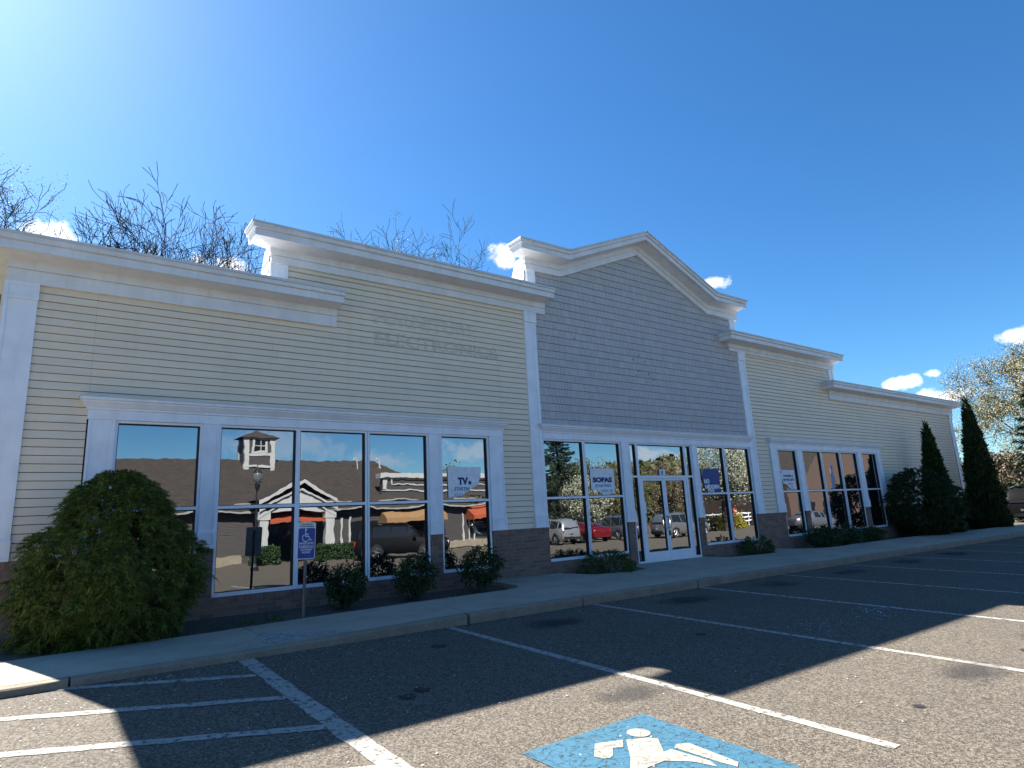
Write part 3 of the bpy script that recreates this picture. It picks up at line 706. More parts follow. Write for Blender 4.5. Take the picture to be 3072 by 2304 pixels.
text('WASHER &', .095, p, m_navy, (19.30, PY, 2.655), .60, .005); text('DRYER SETS', .095, p, m_navy, (19.285, PY, 2.53), .66, .005); text('STARTING', .075, p, m_teal, (19.50, PY, 2.40), .34, .002); text('AS', .075, p, m_teal, (19.70, PY, 2.30), .14, .002)
m = MB(); m.box(13.285, 13.52, .015, .02, 2.712, 2.868); o = m.build('number_plate', m_paper, store); text('0', .15, o, m_navy, (13.355, PY-.002, 2.73), .075, .004)
# ghost of removed lettering: fine cells of faded and grimy vinyl following the courses
def surf_y(z):
    f = (z-Z0) % PITCH_S
    return None if f > PITCH_S-.012 else -(.026-.015*max(f-.012, 0)/(PITCH_S-.022))-.0012
def ghost(body, x0, z0, size, width, mat, cell=.016, keep=.8, edge=None):
    cu = bpy.data.curves.new('t', 'FONT'); cu.body = body; cu.size = size; cu.resolution_u = 3; cu.offset = .012
    tmp = bpy.data.objects.new('t', cu); COL.objects.link(tmp); me = bpy.data.meshes.new_from_object(tmp.evaluated_get(bpy.context.evaluated_depsgraph_get())); bpy.data.objects.remove(tmp)
    from mathutils.bvhtree import BVHTree
    bv = BVHTree.FromPolygons([v.co for v in me.vertices], [tuple(p.vertices) for p in me.polygons])
    xs_ = [v.co.x for v in me.vertices]; k = width/(max(xs_)-min(xs_)); V = []; F = []; V2 = []; F2 = []
    inside = lambda x, z: bv.ray_cast(Vector((x/k+min(xs_), z, 1)), Vector((0, 0, -1)))[0] is not None
    for i in range(int(width/cell)+2):
        for j in range(int(size/cell)):
            x, z = i*cell, j*cell
            if not inside(x, z): continue
            onedge = not (inside(x-cell, z) and inside(x+cell, z) and inside(x, z-cell) and inside(x, z+cell))
            ya, yb = surf_y(z0+z), surf_y(z0+z+cell)
            if ya is None or yb is None: continue
            f = (z0+z-Z0) % PITCH_S
            tv, tf = (V2, F2) if (edge and onedge and rng.random() < (.5 if f > PITCH_S*.55 else .16)) else (V, F)
            if tv is V and rng.random() > keep: continue
            b = len(tv); c2 = cell*rng.uniform(.7, 1.1)
            tv += [(x0+x, ya, z0+z), (x0+x+c2, ya, z0+z), (x0+x+c2, yb, z0+z+cell), (x0+x, yb, z0+z+cell)]; tf.append((b, b+1, b+2, b+3))
    bpy.data.meshes.remove(me)
    for v_, f_, m_ in ((V, F, mat), (V2, F2, edge)):
        if f_: np_mesh('letter_ghost', v_, f_, m_, store)['kind'] = 'stuff'
ghost('FURNITURE', 5.03, 5.775, .40, 2.45, m_smudge, keep=.35, edge=m_ghost); ghost('ELECTRONICS', 5.05, 5.345, .36, 3.0, m_smudge, keep=.75, edge=m_ghost)
m = MB()
for x, z in ((12.86, 6.0), (12.62, 5.86), (13.08, 5.84), (12.80, 5.55), (13.2, 5.5), (12.7, 5.42), (13.4, 5.35), (10.5, 6.18)): m.add([(x+.03*math.cos(a*math.pi/4), -.023, z+.03*math.sin(a*math.pi/4)) for a in range(8)], [tuple(range(8))])
m.build('screw_hole_stain', plain('dark_screw_stain', (.20, .205, .22), .9), store)['kind'] = 'stuff'

# ------------------------------------------------------------------ accessible parking sign
sx, sy = 3.22, -1.50
sign = thing('parking_sign', 'blue and white handicapped parking sign on a thin steel post by the large window', 'sign', (sx, sy, 0))
m = MB(); zb = BZ(sx, sy)-.1
pts_ = [(-.045*.5, 0), (-.02, -.018), (.02, -.018), (.0225, 0)]
m.box(-.022, -.016, -.002, .016, zb, 1.80); m.box(.016, .022, -.002, .016, zb, 1.80); m.box(-.016, .016, .010, .016, zb, 1.80)
m.build('post', m_grey_metal, sign)
def rrect(x0, x1, z0, z1, r):
    out = []
    for cx, cz, a0 in ((x1-r, z0+r, -90), (x1-r, z1-r, 0), (x0+r, z1-r, 90), (x0+r, z0+r, 180)):
        out += [(cx+r*math.cos(R(a0+k*22.5)), cz+r*math.sin(R(a0+k*22.5))) for k in range(5)]
    return out
ZC = 1.315; tilt = sign
plate = MB(); plate.prism(rrect(-.145, .145, 1.315, 1.865, .03), -.006, -.003); pl = plate.build('plate', m_signwhite, sign)
bl = MB(); bl.prism(rrect(-.134, .134, 1.328, 1.778, .025), -.0075, -.0062); bl.build('blue_panel', m_signblue, pl)
sy_ = -.0085
m = MB()
def ribbon(m, pts, w, y):
    for (x0, z0), (x1, z1) in zip(pts, pts[1:]):
        d = Vector((x1-x0, z1-z0)).normalized()*w/2; n = Vector((-d.y, d.x))
        m.add([(x0-d.x*.6+n.x, y, z0-d.y*.6+n.y), (x0-d.x*.6-n.x, y, z0-d.y*.6-n.y), (x1+d.x*.6-n.x, y, z1+d.y*.6-n.y), (x1+d.x*.6+n.x, y, z1+d.y*.6+n.y)], [(0, 1, 2, 3)])
cx, cz = -.015, 1.632
ribbon(m, [(cx+.055*math.cos(R(a)), cz+.052*math.sin(R(a))) for a in range(120, 345, 15)], .014, sy_)
ribbon(m, [(-.022, 1.745), (-.018, 1.655), (.032, 1.655), (.058, 1.598), (.082, 1.606)], .015, sy_-.0004); ribbon(m, [(-.02, 1.688), (.028, 1.688)], .013, sy_-.0008)
m.add([(-.018+.015*math.cos(k*math.pi/6), sy_-.0012, 1.757+.015*math.sin(k*math.pi/6)) for k in range(12)], [tuple(range(12))])
m.build('wheelchair_symbol', m_signwhite, pl)
for b, s_, z, w in (('HANDICAPPED', .05, 1.535, .235), ('PARKING', .062, 1.478, .235), ('STATE PERMIT', .038, 1.442, .19), ('REQUIRED', .038, 1.405, .135)):
    text(b, s_, pl, m_signwhite, (-w/2, sy_, z), w, .001)
for b, z, w in (('VIOLATORS WILL', 1.826, .185), ('BE FINED MIN $150', 1.794, .225)): text(b.replace(' MIN $150', ' MINIMUM'), .028, pl, m_black, (-w/2, -.0068, z), w, .0005)
for z in (1.835, 1.355):
    m = MB(); m.add([(.007*math.cos(k*math.pi/5), -.0095, z+.007*math.sin(k*math.pi/5)) for k in range(10)], [tuple(range(10))]); m.build('bolt', m_black, pl)
sign.rotation_euler = (0, R(1.5), R(8))

# ------------------------------------------------------------------ vegetation
def needles(V, F, base, dirs, lens, wid, droop=0.0):
    """thin two-segment blades: base (n,3), dirs (n,3) unit, lens (n,)"""
    n = len(base); base = np.asarray(base); dirs = np.asarray(dirs); lens = np.asarray(lens)[:, None]
    side = np.cross(dirs, np.random.RandomState(n).normal(size=(n, 3))); side /= np.linalg.norm(side, axis=1, keepdims=True)+1e-9
    w = np.asarray(wid); w = w[:, None] if w.ndim else w
    mid = base+dirs*lens*.5; tip = base+dirs*lens; tip[:, 2] -= droop*lens[:, 0]; mid[:, 2] -= droop*lens[:, 0]*.25
    b0 = len(V) if isinstance(V, list) else 0
    vs = np.stack([base-side*w*.5, base+side*w*.5, mid+side*w*.5, tip, mid-side*w*.5], 1).reshape(-1, 3)
    idx = np.arange(n)[:, None]*5
    return vs, idx+np.array([[0, 1, 2, 4]]), idx+np.array([[4, 2, 3, 3]])
def blades_mesh(name, base, dirs, lens, wid, mat, parent, droop=0.):
    vs, f1, f2 = needles([], [], base, dirs, lens, wid, droop)
    me_f = np.concatenate([f1, np.stack([f2[:, 0], f2[:, 1], f2[:, 2], f2[:, 2]], 1)])
    n = len(base); V = vs; F4 = f1; F3 = f2[:, :3]
    me = bpy.data.meshes.new(name); me.vertices.add(len(V)); me.vertices.foreach_set('co', V.astype(np.float32).ravel())
    loops = np.concatenate([F4.ravel(), F3.ravel()]).astype(np.int32)
    me.loops.add(len(loops)); me.loops.foreach_set('vertex_index', loops)
    me.polygons.add(2*n); me.polygons.foreach_set('loop_start', np.concatenate([np.arange(n)*4, 4*n+np.arange(n)*3]).astype(np.int32))
    me.polygons.foreach_set('loop_total', np.concatenate([np.full(n, 4), np.full(n, 3)]).astype(np.int32))
    me.update(calc_edges=True); me.materials.append(mat)
    o = bpy.data.objects.new(name, me); COL.objects.link(o)
    if parent: o.parent = parent
    return o
def unit(a): return a/(np.linalg.norm(a, axis=-1, keepdims=True)+1e-9)
def thread_bush(name, label, loc, h, radius_fn, nspray, mat, seed, per=26, slen=.30, lobes=9, wid=.010, squash=1.0, droop=.45, group=None, nl=.10, lob=.16, core=0):
    """shrub of drooping threadlike sprays; radius_fn(t) gives the radius at height fraction t"""
    rs = np.random.RandomState(seed); root = thing(name, label, 'shrub', loc, group=group)
    t = rs.beta(1.15, 1.25, nspray); a = rs.uniform(0, 2*math.pi, nspray)
    ph = rs.uniform(0, 6.28, 4)
    rad = np.array([radius_fn(x) for x in t])
    if core:
        nlb = 190; q_ = (np.arange(nlb)+.5)/nlb; lt = np.clip(.01+.985*q_**1.12+rs.normal(0, .012, nlb), 0, 1); la = np.arange(nlb)*2.39996+rs.normal(0, .12, nlb); pk = rs.randint(0, nlb, nspray); far = rs.rand(nspray) < .3; t = np.clip(lt[pk]+rs.normal(0, .03, nspray)*(1+far*2), 0, 1); a = la[pk]+rs.normal(0, .085, nspray)*(1+far*2)
    rad = np.array([radius_fn(x) for x in t])
    lump = 1+lob*np.sin(a*3+ph[0]+t*5)*.6+lob*np.sin(a*5+ph[1]-t*9)*.7+lob*.6*np.sin(t*23+ph[2]+a*2)
    depth = 1-np.abs(rs.normal(0, .16, nspray))
    if core: depth = rs.uniform(.86, 1.10, nlb)[pk]-np.abs(rs.normal(0, .05, nspray))-far*.10
    r_ = rad*lump*np.clip(depth, .35, 1.05)
    c = np.stack([r_*np.cos(a), r_*np.sin(a)*squash, t*h], 1)
    out = unit(np.stack([np.cos(a), np.sin(a)*squash, .55*np.ones(nspray)+.9*(t-.5)], 1))+rs.normal(0, .35, (nspray, 3)); out = unit(out)
    base = np.repeat(c, per, 0); dr_ = np.repeat(out, per, 0); k = rs.uniform(0, 1, len(base))[:, None]
    base = base+dr_*k*slen*.8; base[:, 2] -= (k[:, 0]**2)*slen*droop
    dd = unit(dr_+rs.normal(0, .75, base.shape)); ln = rs.uniform(.35, 1, len(base))*nl
    blades_mesh('foliage', base, dd, ln, wid*rs.uniform(.7, 1.3, len(base)), mat, root, .5)
    if core:
        m = MB(); m.lathe([(max(.01, radius_fn(x)*core*(1-x**3)), x*h*.84) for x in np.linspace(0, 1, 12)], (0, 0, 0), 20); m.v = [(x*(1+rs.normal(0, .05)), y*squash*(1+rs.normal(0, .05)), z) for x, y, z in m.v]; m.build('inner_foliage', mat, root)
    m = MB()
    for i in range(7):
        b = rs.uniform(0, 6.28); q = Vector((math.cos(b), math.sin(b), 0)); rr = radius_fn(.4)
        m.tube([(0, 0, -.05), tuple(q*rr*.3+Vector((0, 0, h*.3))), tuple(q*rr*.62+Vector((0, 0, h*.62)))], [.035, .022, .008], 5)
    m.build('stem', m_bark, root); return root
def prof_(pts):
    def f(t):
        for (a, b), (c, d) in zip(pts, pts[1:]):
            if a <= t <= c: return b+(d-b)*(t-a)/(c-a)
        return pts[-1][1]
    return f
z0 = SW(.75, -1.0)
thread_bush('cypress_bush', 'large mounded yellow green thread leaf bush at the left end of the shop front', (.79, -1.02, z0-.08), 2.2, prof_([(0, .60), (.12, .84), (.3, 1.0), (.48, .97), (.62, .80), (.78, .58), (.9, .42), (1, .16)]), 4300, m_bush, 11, per=50, slen=.22, wid=.0068, squash=.86, nl=.085, droop=.4, lob=.10, core=.56)
thread_bush('cypress_bush', 'large dark green spreading bush left of the two conical evergreens', (26.85, -1.0, BZ(26.6, -1)), 2.52, prof_([(0, .3), (.15, .55), (.3, 1.05), (.55, 1.2), (.8, .85), (1, .25)]), 1400, m_arb, 12, per=26, slen=.34, wid=.026, nl=.14)
def leaf_shrub(name, label, loc, rx, h, n, mat, seed, ls=.03, group=None, low=.25, cat='shrub'):
    rs = np.random.RandomState(seed); root = thing(name, label, cat, loc, group=group)
    u = unit(rs.normal(size=(n, 3))); rr = rs.uniform(.35, 1, n)**.45
    a = np.arctan2(u[:, 1], u[:, 0]); lump = 1+.22*np.sin(a*3+seed)*u[:, 2]+.18*np.sin(u[:, 2]*7+a*4+seed)
    c = u*(rr*lump)[:, None]; c[:, 0] *= rx; c[:, 1] *= rx; c[:, 2] = low*h+(c[:, 2]*.5+.5)*h*(1-low)
    blades_mesh('foliage', c, unit(u+rs.normal(0, .8, u.shape)), rs.uniform(.6, 1.3, n)*ls*1.5, ls*rs.uniform(.6, 1.1, n), mat, root, .1)
    m = MB()
    for i in range(9):
        b = rs.uniform(0, 6.28); q = Vector((math.cos(b), math.sin(b), 0)); e = rs.uniform(.4, .85)
        m.tube([(q.x*.05, q.y*.05, -.05), tuple(q*rx*.35*e+Vector((0, 0, h*.35))), tuple(q*rx*e+Vector((0, 0, h*(.55+.35*rs.rand()))))], [.014, .009, .003], 4)
    m.build('stem', m_bark, root); return root
gs = 'small leafy shrubs in the bed under the left windows'
for x, y, r_, top, lab, sd_ in ((4.17, -.80, .32, 1.13, 'small leafy shrub just right of the parking sign', 1), (5.47, -.80, .37, 1.17, 'small dark leafy shrub in front of the narrow brick pier', 2), (6.88, -.80, .41, 1.24, 'small leafy shrub under the TVs window, beside the broad brick pier', 3)):
    z = BZ(x, y); leaf_shrub('boxwood_shrub', lab, (x, y, z), r_, top-z, 3600, m_box, sd_, .028, gs, .18)
for x, y, r_, top, lab, sd_ in ((19.75, -.75, .50, .98, 'low dark shrub under the washer poster window', 21), (21.2, -.72, .56, 1.0, 'low dark shrub between the washer window and the large bush', 22), (22.9, -.72, .45, .86, 'rightmost low shrub under the right windows', 23)):
    z = BZ(x, y); leaf_shrub('boxwood_shrub', lab, (x, y, z), r_, top-z, 2600, m_box, sd_, .036, 'low shrubs under the right windows', .15)
thread_bush('yew_shrub', 'low spreading bright green yew under the SOFAS window', (10.48, -.58, BZ(10.5, -.6)), .56, prof_([(0, .60), (.4, .62), (.7, .5), (1, .22)]), 420, m_yew, 31, per=24, slen=.16, wid=.010, nl=.07, droop=.2)
thread_bush('yew_shrub', 'small bright green yew at the foot of the right gable pilaster', (16.55, -.50, BZ(16.5, -.5)), .60, prof_([(0, .36), (.4, .42), (.7, .36), (1, .15)]), 320, m_yew, 32, per=24, slen=.15, wid=.012, nl=.08, droop=.2)
def arbor(label, loc, h, r0, seed, n):
    rs = np.random.RandomState(seed); root = thing('arborvitae', label, 'evergreen', loc, group='conical evergreens at the right end of the shop')
    t = 1-np.sqrt(rs.uniform(0, 1, n)); a = rs.uniform(0, 6.28, n)
    rad = r0*(1-t)**.80*(1+.09*np.sin(a*4+t*30)+.07*np.sin(a*7-t*55)+rs.normal(0, .085, n)); rad *= np.where(t < .06, .8+t*3, 1)
    c = np.stack([rad*np.cos(a), rad*np.sin(a), t*h], 1)
    d_ = unit(np.stack([np.cos(a)*.6, np.sin(a)*.6, .9+0*a], 1)+rs.normal(0, .35, (n, 3)))
    blades_mesh('foliage', c, d_, rs.uniform(.08, .22, n), rs.uniform(.03, .07, n), m_arb, root)
    t = np.linspace(0, 1, 14); m = MB(); m.lathe([(r0*.86*(1-x)**.8+.005, x*h*.985) for x in t], (0, 0, 0), 18); m.build('inner_foliage', m_arb, root)
    m = MB(); m.tube([(0, 0, -.1), (0, 0, h*.4)], [.08, .05], 6); m.build('trunk', m_bark, root); return root
arbor('shorter of the two dark conical evergreens by the siding', (28.55, -1.0, BZ(28.8, -1)), 4.5, .57, 5, 9000)
arbor('tall dark conical evergreen at the right corner of the shop', (33.5, -1.0, BZ(33.5, -1)), 5.95, .70, 6, 12000)
# weeds, straw and dry stems in the beds
def tuft(label, x, y, n, h, mat, seed, spread=.12, w=.006, name='weed_tuft', group=None):
    rs = np.random.RandomState(seed); root = thing(name, label, 'weed', (x, y, BZ(x, y)), group=group)
    b = rs.normal(0, spread*.5, (n, 3)); b[:, 2] = 0; d_ = unit(rs.normal(0, .45, (n, 3))+np.array([0, 0, 1.0]))
    blades_mesh('blades', b, d_, rs.uniform(.5, 1, n)*h, w*rs.uniform(.6, 1.2, n), mat, root, .18); return root
tuft('dry straw coloured stems left of the yew by the right pilaster', 15.3, -.55, 90, .50, m_dry, 1, .22, .010, 'dry_plant')
for i, (x, y, h, lab) in enumerate(((2.15, -1.2, .16, 'sparse green weed right of the big bush'), (2.55, -1.05, .26, 'leafy weed under the cupola reflection window'), (2.95, -1.0, .30, 'tallest weed tuft left of the sign post'), (6.2, -1.2, .15, 'small weed in front of the second brick pier'), (9.75, -.6, .22, 'thin dry weed at the left edge of the yew'))):
    tuft(lab, x, y, 70, h, m_yew if i < 4 else m_dry, 40+i, .2, .009, group='weeds in the planting beds')

# trees -------------------------------------------------------------
def grow(seed, h, spread=.55, stems=1, lv=5, rad=.24, up=.35, first=.22, wig=.13):
    """recursive limbs; returns trunk MB, branch MB and twig end points"""
    r_ = random.Random(seed); trunk = MB(); br = MB(); ends = []
    def rec(p, d, L, r0, depth):
        n = 4 if depth < 2 else 3; pts = [p]; rads = [r0]; q = Vector(p); dd = Vector(d)
        for i in range(n):
            wg = wig*(1+.45*depth/2); dd = (dd+Vector((r_.gauss(0, wg), r_.gauss(0, wg), r_.gauss(0, wg)+up*.10))).normalized(); q = q+dd*L/n; pts.append(q.copy()); rads.append(max(r0*(1-.5*(i+1)/n), .0115))
        (trunk if depth == 0 else br).tube(pts, rads, 6 if depth == 0 else (5 if depth == 1 else 3), depth < 2)
        if depth >= lv: ends.append((q, dd)); return
        kids = 3 if depth < 3 else r_.choice((3, 3, 4))
        if depth == 0: kids = r_.choice((5, 6))
        for k in range(kids):
            f = r_.uniform(first if depth == 0 else .35, 1); i = min(int(f*n), n-1); ff = f*n-i
            s_ = pts[i].lerp(pts[i+1], ff); a = r_.uniform(0, 6.28); o = dd.orthogonal().normalized(); o = (Matrix.Rotation(a, 3, dd) @ o)
            nd = (dd*(1-spread*.55)+o*spread*r_.uniform(.7, 1.2)+Vector((0, 0, up*.45))).normalized()
            rec(s_, nd, L*r_.uniform(.52, .76), rads[i+1]*r_.uniform(.55, .75), depth+1)
        rec(q, (dd+Vector((r_.gauss(0, .2), r_.gauss(0, .2), .2))).normalized(), L*r_.uniform(.55, .72), rads[-1]*.95, depth+1)
    for s_ in range(stems):
        a = 6.28*s_/stems+r_.random(); tl = .0 if stems == 1 else .28
        rec(Vector((.15*math.cos(a)*(stems > 1), .15*math.sin(a)*(stems > 1), -.2)), Vector((tl*math.cos(a), tl*math.sin(a), 1)).normalized(), h*.36, rad*(1 if stems == 1 else .75), 0)
    return trunk, br, ends
def tree(name, label, seed, loc, h, budmat=None, nb=7, bs=.10, group=None, bspread=.25, **kw):
    tr, br, ends = grow(seed, h, **kw)
    top = max(v[2] for v in br.v); k = h/top
    for mb in (tr, br): mb.v = [(x*k, y*k, z*k) for x, y, z in mb.v]
    root = thing(name, label, 'tree', loc, group=group)
    tr.build('trunk', m_bark, root); crown = br.build('crown', m_twig, root)
    if budmat:
        rs = np.random.RandomState(seed); e = np.array([(q*k)[:] for q, d in ends]); e = np.repeat(e, nb, 0); e += rs.normal(0, bspread, e.shape)
        blades_mesh('leaves', e, unit(rs.normal(size=e.shape)), rs.uniform(.5, 1.2, len(e))*bs, bs*.7*rs.uniform(.6, 1, len(e)), budmat, crown)
    return root
def at_az(az, d): a = R(az); return (d*math.sin(a), -11.34+d*math.cos(a))
def htop(el, d, z0=.5): return 1.75+d*math.tan(R(el))-z0
gb = 'trees rising behind the shop roof'
def bt(az, d, el, label, seed, bud=None, **kw):
    x, y = at_az(az, d); return tree('bare_tree' if not bud else 'budding_tree', label, seed, (x, y, .3), htop(el, d, .3), bud, group=gb, **kw)
bt(-3.0, 36, 25.3, 'spreading budding tree behind the far left roof end', 24, m_bud, nb=14, bs=.06, lv=5, spread=.66, first=.35)
bt(5.6, 34, 26.3, 'bare many-limbed tree over the left roof', 14, lv=5, stems=3, spread=.62, rad=.2)
bt(13.3, 37, 27.1, 'slim bare tree left of the raised parapet corner', 22, lv=5, spread=.5, stems=2, rad=.18)
bt(16.4, 40, 25.9, 'bare twiggy tree top just right of the raised parapet corner', 29, lv=5, spread=.5)
bt(20.2, 44, 28.3, 'small yellow budding tree top over the middle parapet', 33, m_ybud, nb=26, bs=.10, lv=4, spread=.6)
bt(25.3, 42, 26.0, 'bare tree top above the middle of the raised parapet', 37, lv=5, spread=.55)
bt(28.2, 43, 26.4, 'thin bare tree top left of the gable', 43, lv=5, spread=.5)
bt(32.3, 42, 26.0, 'bare tree top nearest the gable', 48, lv=5, spread=.45)
bt(-8.6, 30, 24, 'dark bare tree beyond the left corner of the shop', 52, lv=5, stems=2, spread=.5)
x, y = at_az(77.2, 54); tree('budding_tree', 'broad tan budding tree beyond the right end of the shop', 19, (x, y, .1), 11.9, m_bud, nb=22, bs=.085, lv=5, spread=.72, rad=.22, up=.15, bspread=.24, first=.3)
def conifer(name, label, loc, h, r0, seed, n=16000, mat=None, group=None):
    rs = np.random.RandomState(seed); root = thing(name, label, 'tree', loc, group=group)
    m = MB(); m.tube([(0, 0, -.2), (0, 0, h*.5), (0, 0, h*.99)], [r0*.07, r0*.045, .01], 7); m.build('trunk', m_bark, root)
    B = []; D = []; nw = 15
    nbr = 150
    for i in range(nbr):
        t = 1-(1-i/nbr)**1.15*.96; a = rs.uniform(0, 6.28); L = r0*(1-t)**.85*rs.uniform(.75, 1.1)+.1; z = t*h
        k = rs.uniform(.12, 1, n//nbr); dv = np.array([math.cos(a), math.sin(a), 0]); perp = np.array([-math.sin(a), math.cos(a), 0])
        wdt = (1-k)*L*.32+.06
        p_ = dv*(k*L)[:, None]+perp*(rs.uniform(-1, 1, len(k))*wdt)[:, None]; p_[:, 2] = z-.28*k*L+.22*(k**3)*L+rs.normal(0, .04, len(k))
        B.append(p_); D.append(unit(dv[None]+perp[None]*rs.normal(0, .7, (len(k), 1))+np.array([0, 0, -.25])+rs.normal(0, .25, (len(k), 3))))
    B = np.concatenate(B); D = np.concatenate(D)
    blades_mesh('crown', B, D, rs.uniform(.15, .4, len(B))*(h/10)**.5, rs.uniform(.04, .09, len(B))*(h/10)**.5, mat or m_conif, root, .15); return root
x, y = at_az(77.2, 46); conifer('spruce_tree', 'dark spruce at the right edge in front of the budding tree', (x, y, .1), 8.6, 2.9, 5)
def cloud_tree(name, label, loc, h, r_, zc, mat, seed, n=9000, ls=.22, group=None, cat='tree', flat=.9, trunk=True, clumps=46):
    """tree whose crown is a swarm of leaf clumps"""
    rs = np.random.RandomState(seed); root = thing(name, label, cat, loc, group=group)
    m = MB()
    if trunk: m.tube([(0, 0, -.3), (.05, 0, zc*.6), (0, .05, zc)], [r_*.07, r_*.05, r_*.03], 6)
    cc = unit(rs.normal(size=(clumps, 3)))*(rs.uniform(.2, 1, (clumps, 1))**.5)*r_*.82; cc[:, 2] *= flat*(h-zc)/r_*1.0; cc[:, 2] += zc
    cc = cc[cc[:, 2] > .25*zc]
    for c in cc[::3]: m.tube([(0, 0, zc*.55), tuple(np.array([0, 0, zc*.6])*.4+c*.45), tuple(c)], [r_*.03, r_*.018, .01], 4)
    m.build('trunk', m_bark, root)
    pick = rs.randint(0, len(cc), n); p_ = cc[pick]+rs.normal(0, r_*.13, (n, 3))
    blades_mesh('crown', p_, unit(rs.normal(size=(n, 3))), ls*rs.uniform(.6, 1.3, n), ls*rs.uniform(.5, .9, n), mat, root); return root
x, y = at_az(73.6, 72); cloud_tree('brown_tree', 'brownish twiggy tree just beyond the tall evergreen', (x, y, 0), 6.6, 3.6, 3.0, m_brown, 71, 9000, .2)
x, y = at_az(75.6, 76); cloud_tree('brown_tree', 'olive brown tree further right behind the parked dark car', (x, y, 0), 6.3, 4.0, 2.8, m_wood, 72, 9000, .2)
x, y = at_az(75.9, 62); cloud_tree('forsythia_bush', 'bright yellow forsythia at the right picture edge', (x, y, 0), 2.6, 1.3, 1.2, m_fors, 73, 3500, .12, cat='shrub', trunk=False)

# ------------------------------------------------------------------ vehicles
m_tyre = plain('tyre_rubber', (.02, .02, .021), .85); m_rim = plain('alloy_rim', (.42, .43, .44), .3, .9)
t = NT('dark_car_glass'); t.set(Base_Color=(.012, .014, .016), Roughness=.04, Specular_IOR_Level=.8); m_cglass = t.m
t = NT('red_lamp'); t.set(Base_Color=(.42, .015, .012), Roughness=.15); m_rlamp = t.m
t = NT('clear_lamp'); t.set(Base_Color=(.75, .77, .78), Roughness=.1); m_clamp = t.m
def carpaint(name, col, metal=.3):
    t = NT(name); t.set(Base_Color=col, Roughness=.28 if max(col) > .05 else .6, Metallic=metal, Coat_Weight=.8 if max(col) > .05 else .0, Coat_Roughness=.08, Specular_IOR_Level=.5 if max(col) > .05 else .1); return t.m
SHAPES = {   # stations: (x along length, z bottom, z belt, z top, half width body, half width roof)
 'suv': [(-2.30, .50, .80, .82, .70, .60), (-2.25, .36, .95, 1.02, .84, .66), (-2.10, .30, 1.05, 1.50, .89, .66), (-1.75, .28, 1.07, 1.72, .91, .66), (-.6, .27, 1.06, 1.77, .92, .68), (.35, .27, 1.04, 1.73, .92, .66), (.80, .27, 1.02, 1.45, .92, .66), (1.25, .27, 1.00, 1.06, .91, .74), (1.95, .29, .90, .97, .89, .72), (2.22, .34, .74, .84, .82, .66), (2.32, .45, .62, .66, .68, .56)],
 'sedan': [(-2.35, .52, .74, .80, .68, .58), (-2.28, .36, .88, .98, .82, .66), (-1.75, .30, .92, 1.03, .88, .66), (-1.35, .26, .92, 1.18, .89, .60), (-.75, .25, .90, 1.38, .90, .58), (.0, .25, .88, 1.42, .90, .58), (.45, .25, .87, 1.30, .90, .60), (1.0, .25, .86, .95, .90, .70), (1.75, .27, .76, .85, .88, .70), (2.2, .33, .62, .70, .80, .64), (2.32, .42, .54, .57, .66, .54)],
 'pickup': [(-2.85, .62, .95, 1.02, .86, .84), (-2.80, .48, 1.08, 1.12, .92, .88), (-.95, .42, 1.10, 1.13, .95, .90), (-.85, .42, 1.12, 1.72, .95, .70), (-.5, .42, 1.12, 1.85, .95, .70), (.6, .42, 1.11, 1.86, .95, .70), (1.0, .42, 1.10, 1.62, .95, .72), (1.5, .42, 1.10, 1.18, .95, .80), (2.4, .44, 1.05, 1.13, .94, .78), (2.72, .50, .92, 1.02, .90, .74), (2.80, .60, .80, .86, .82, .66)]}
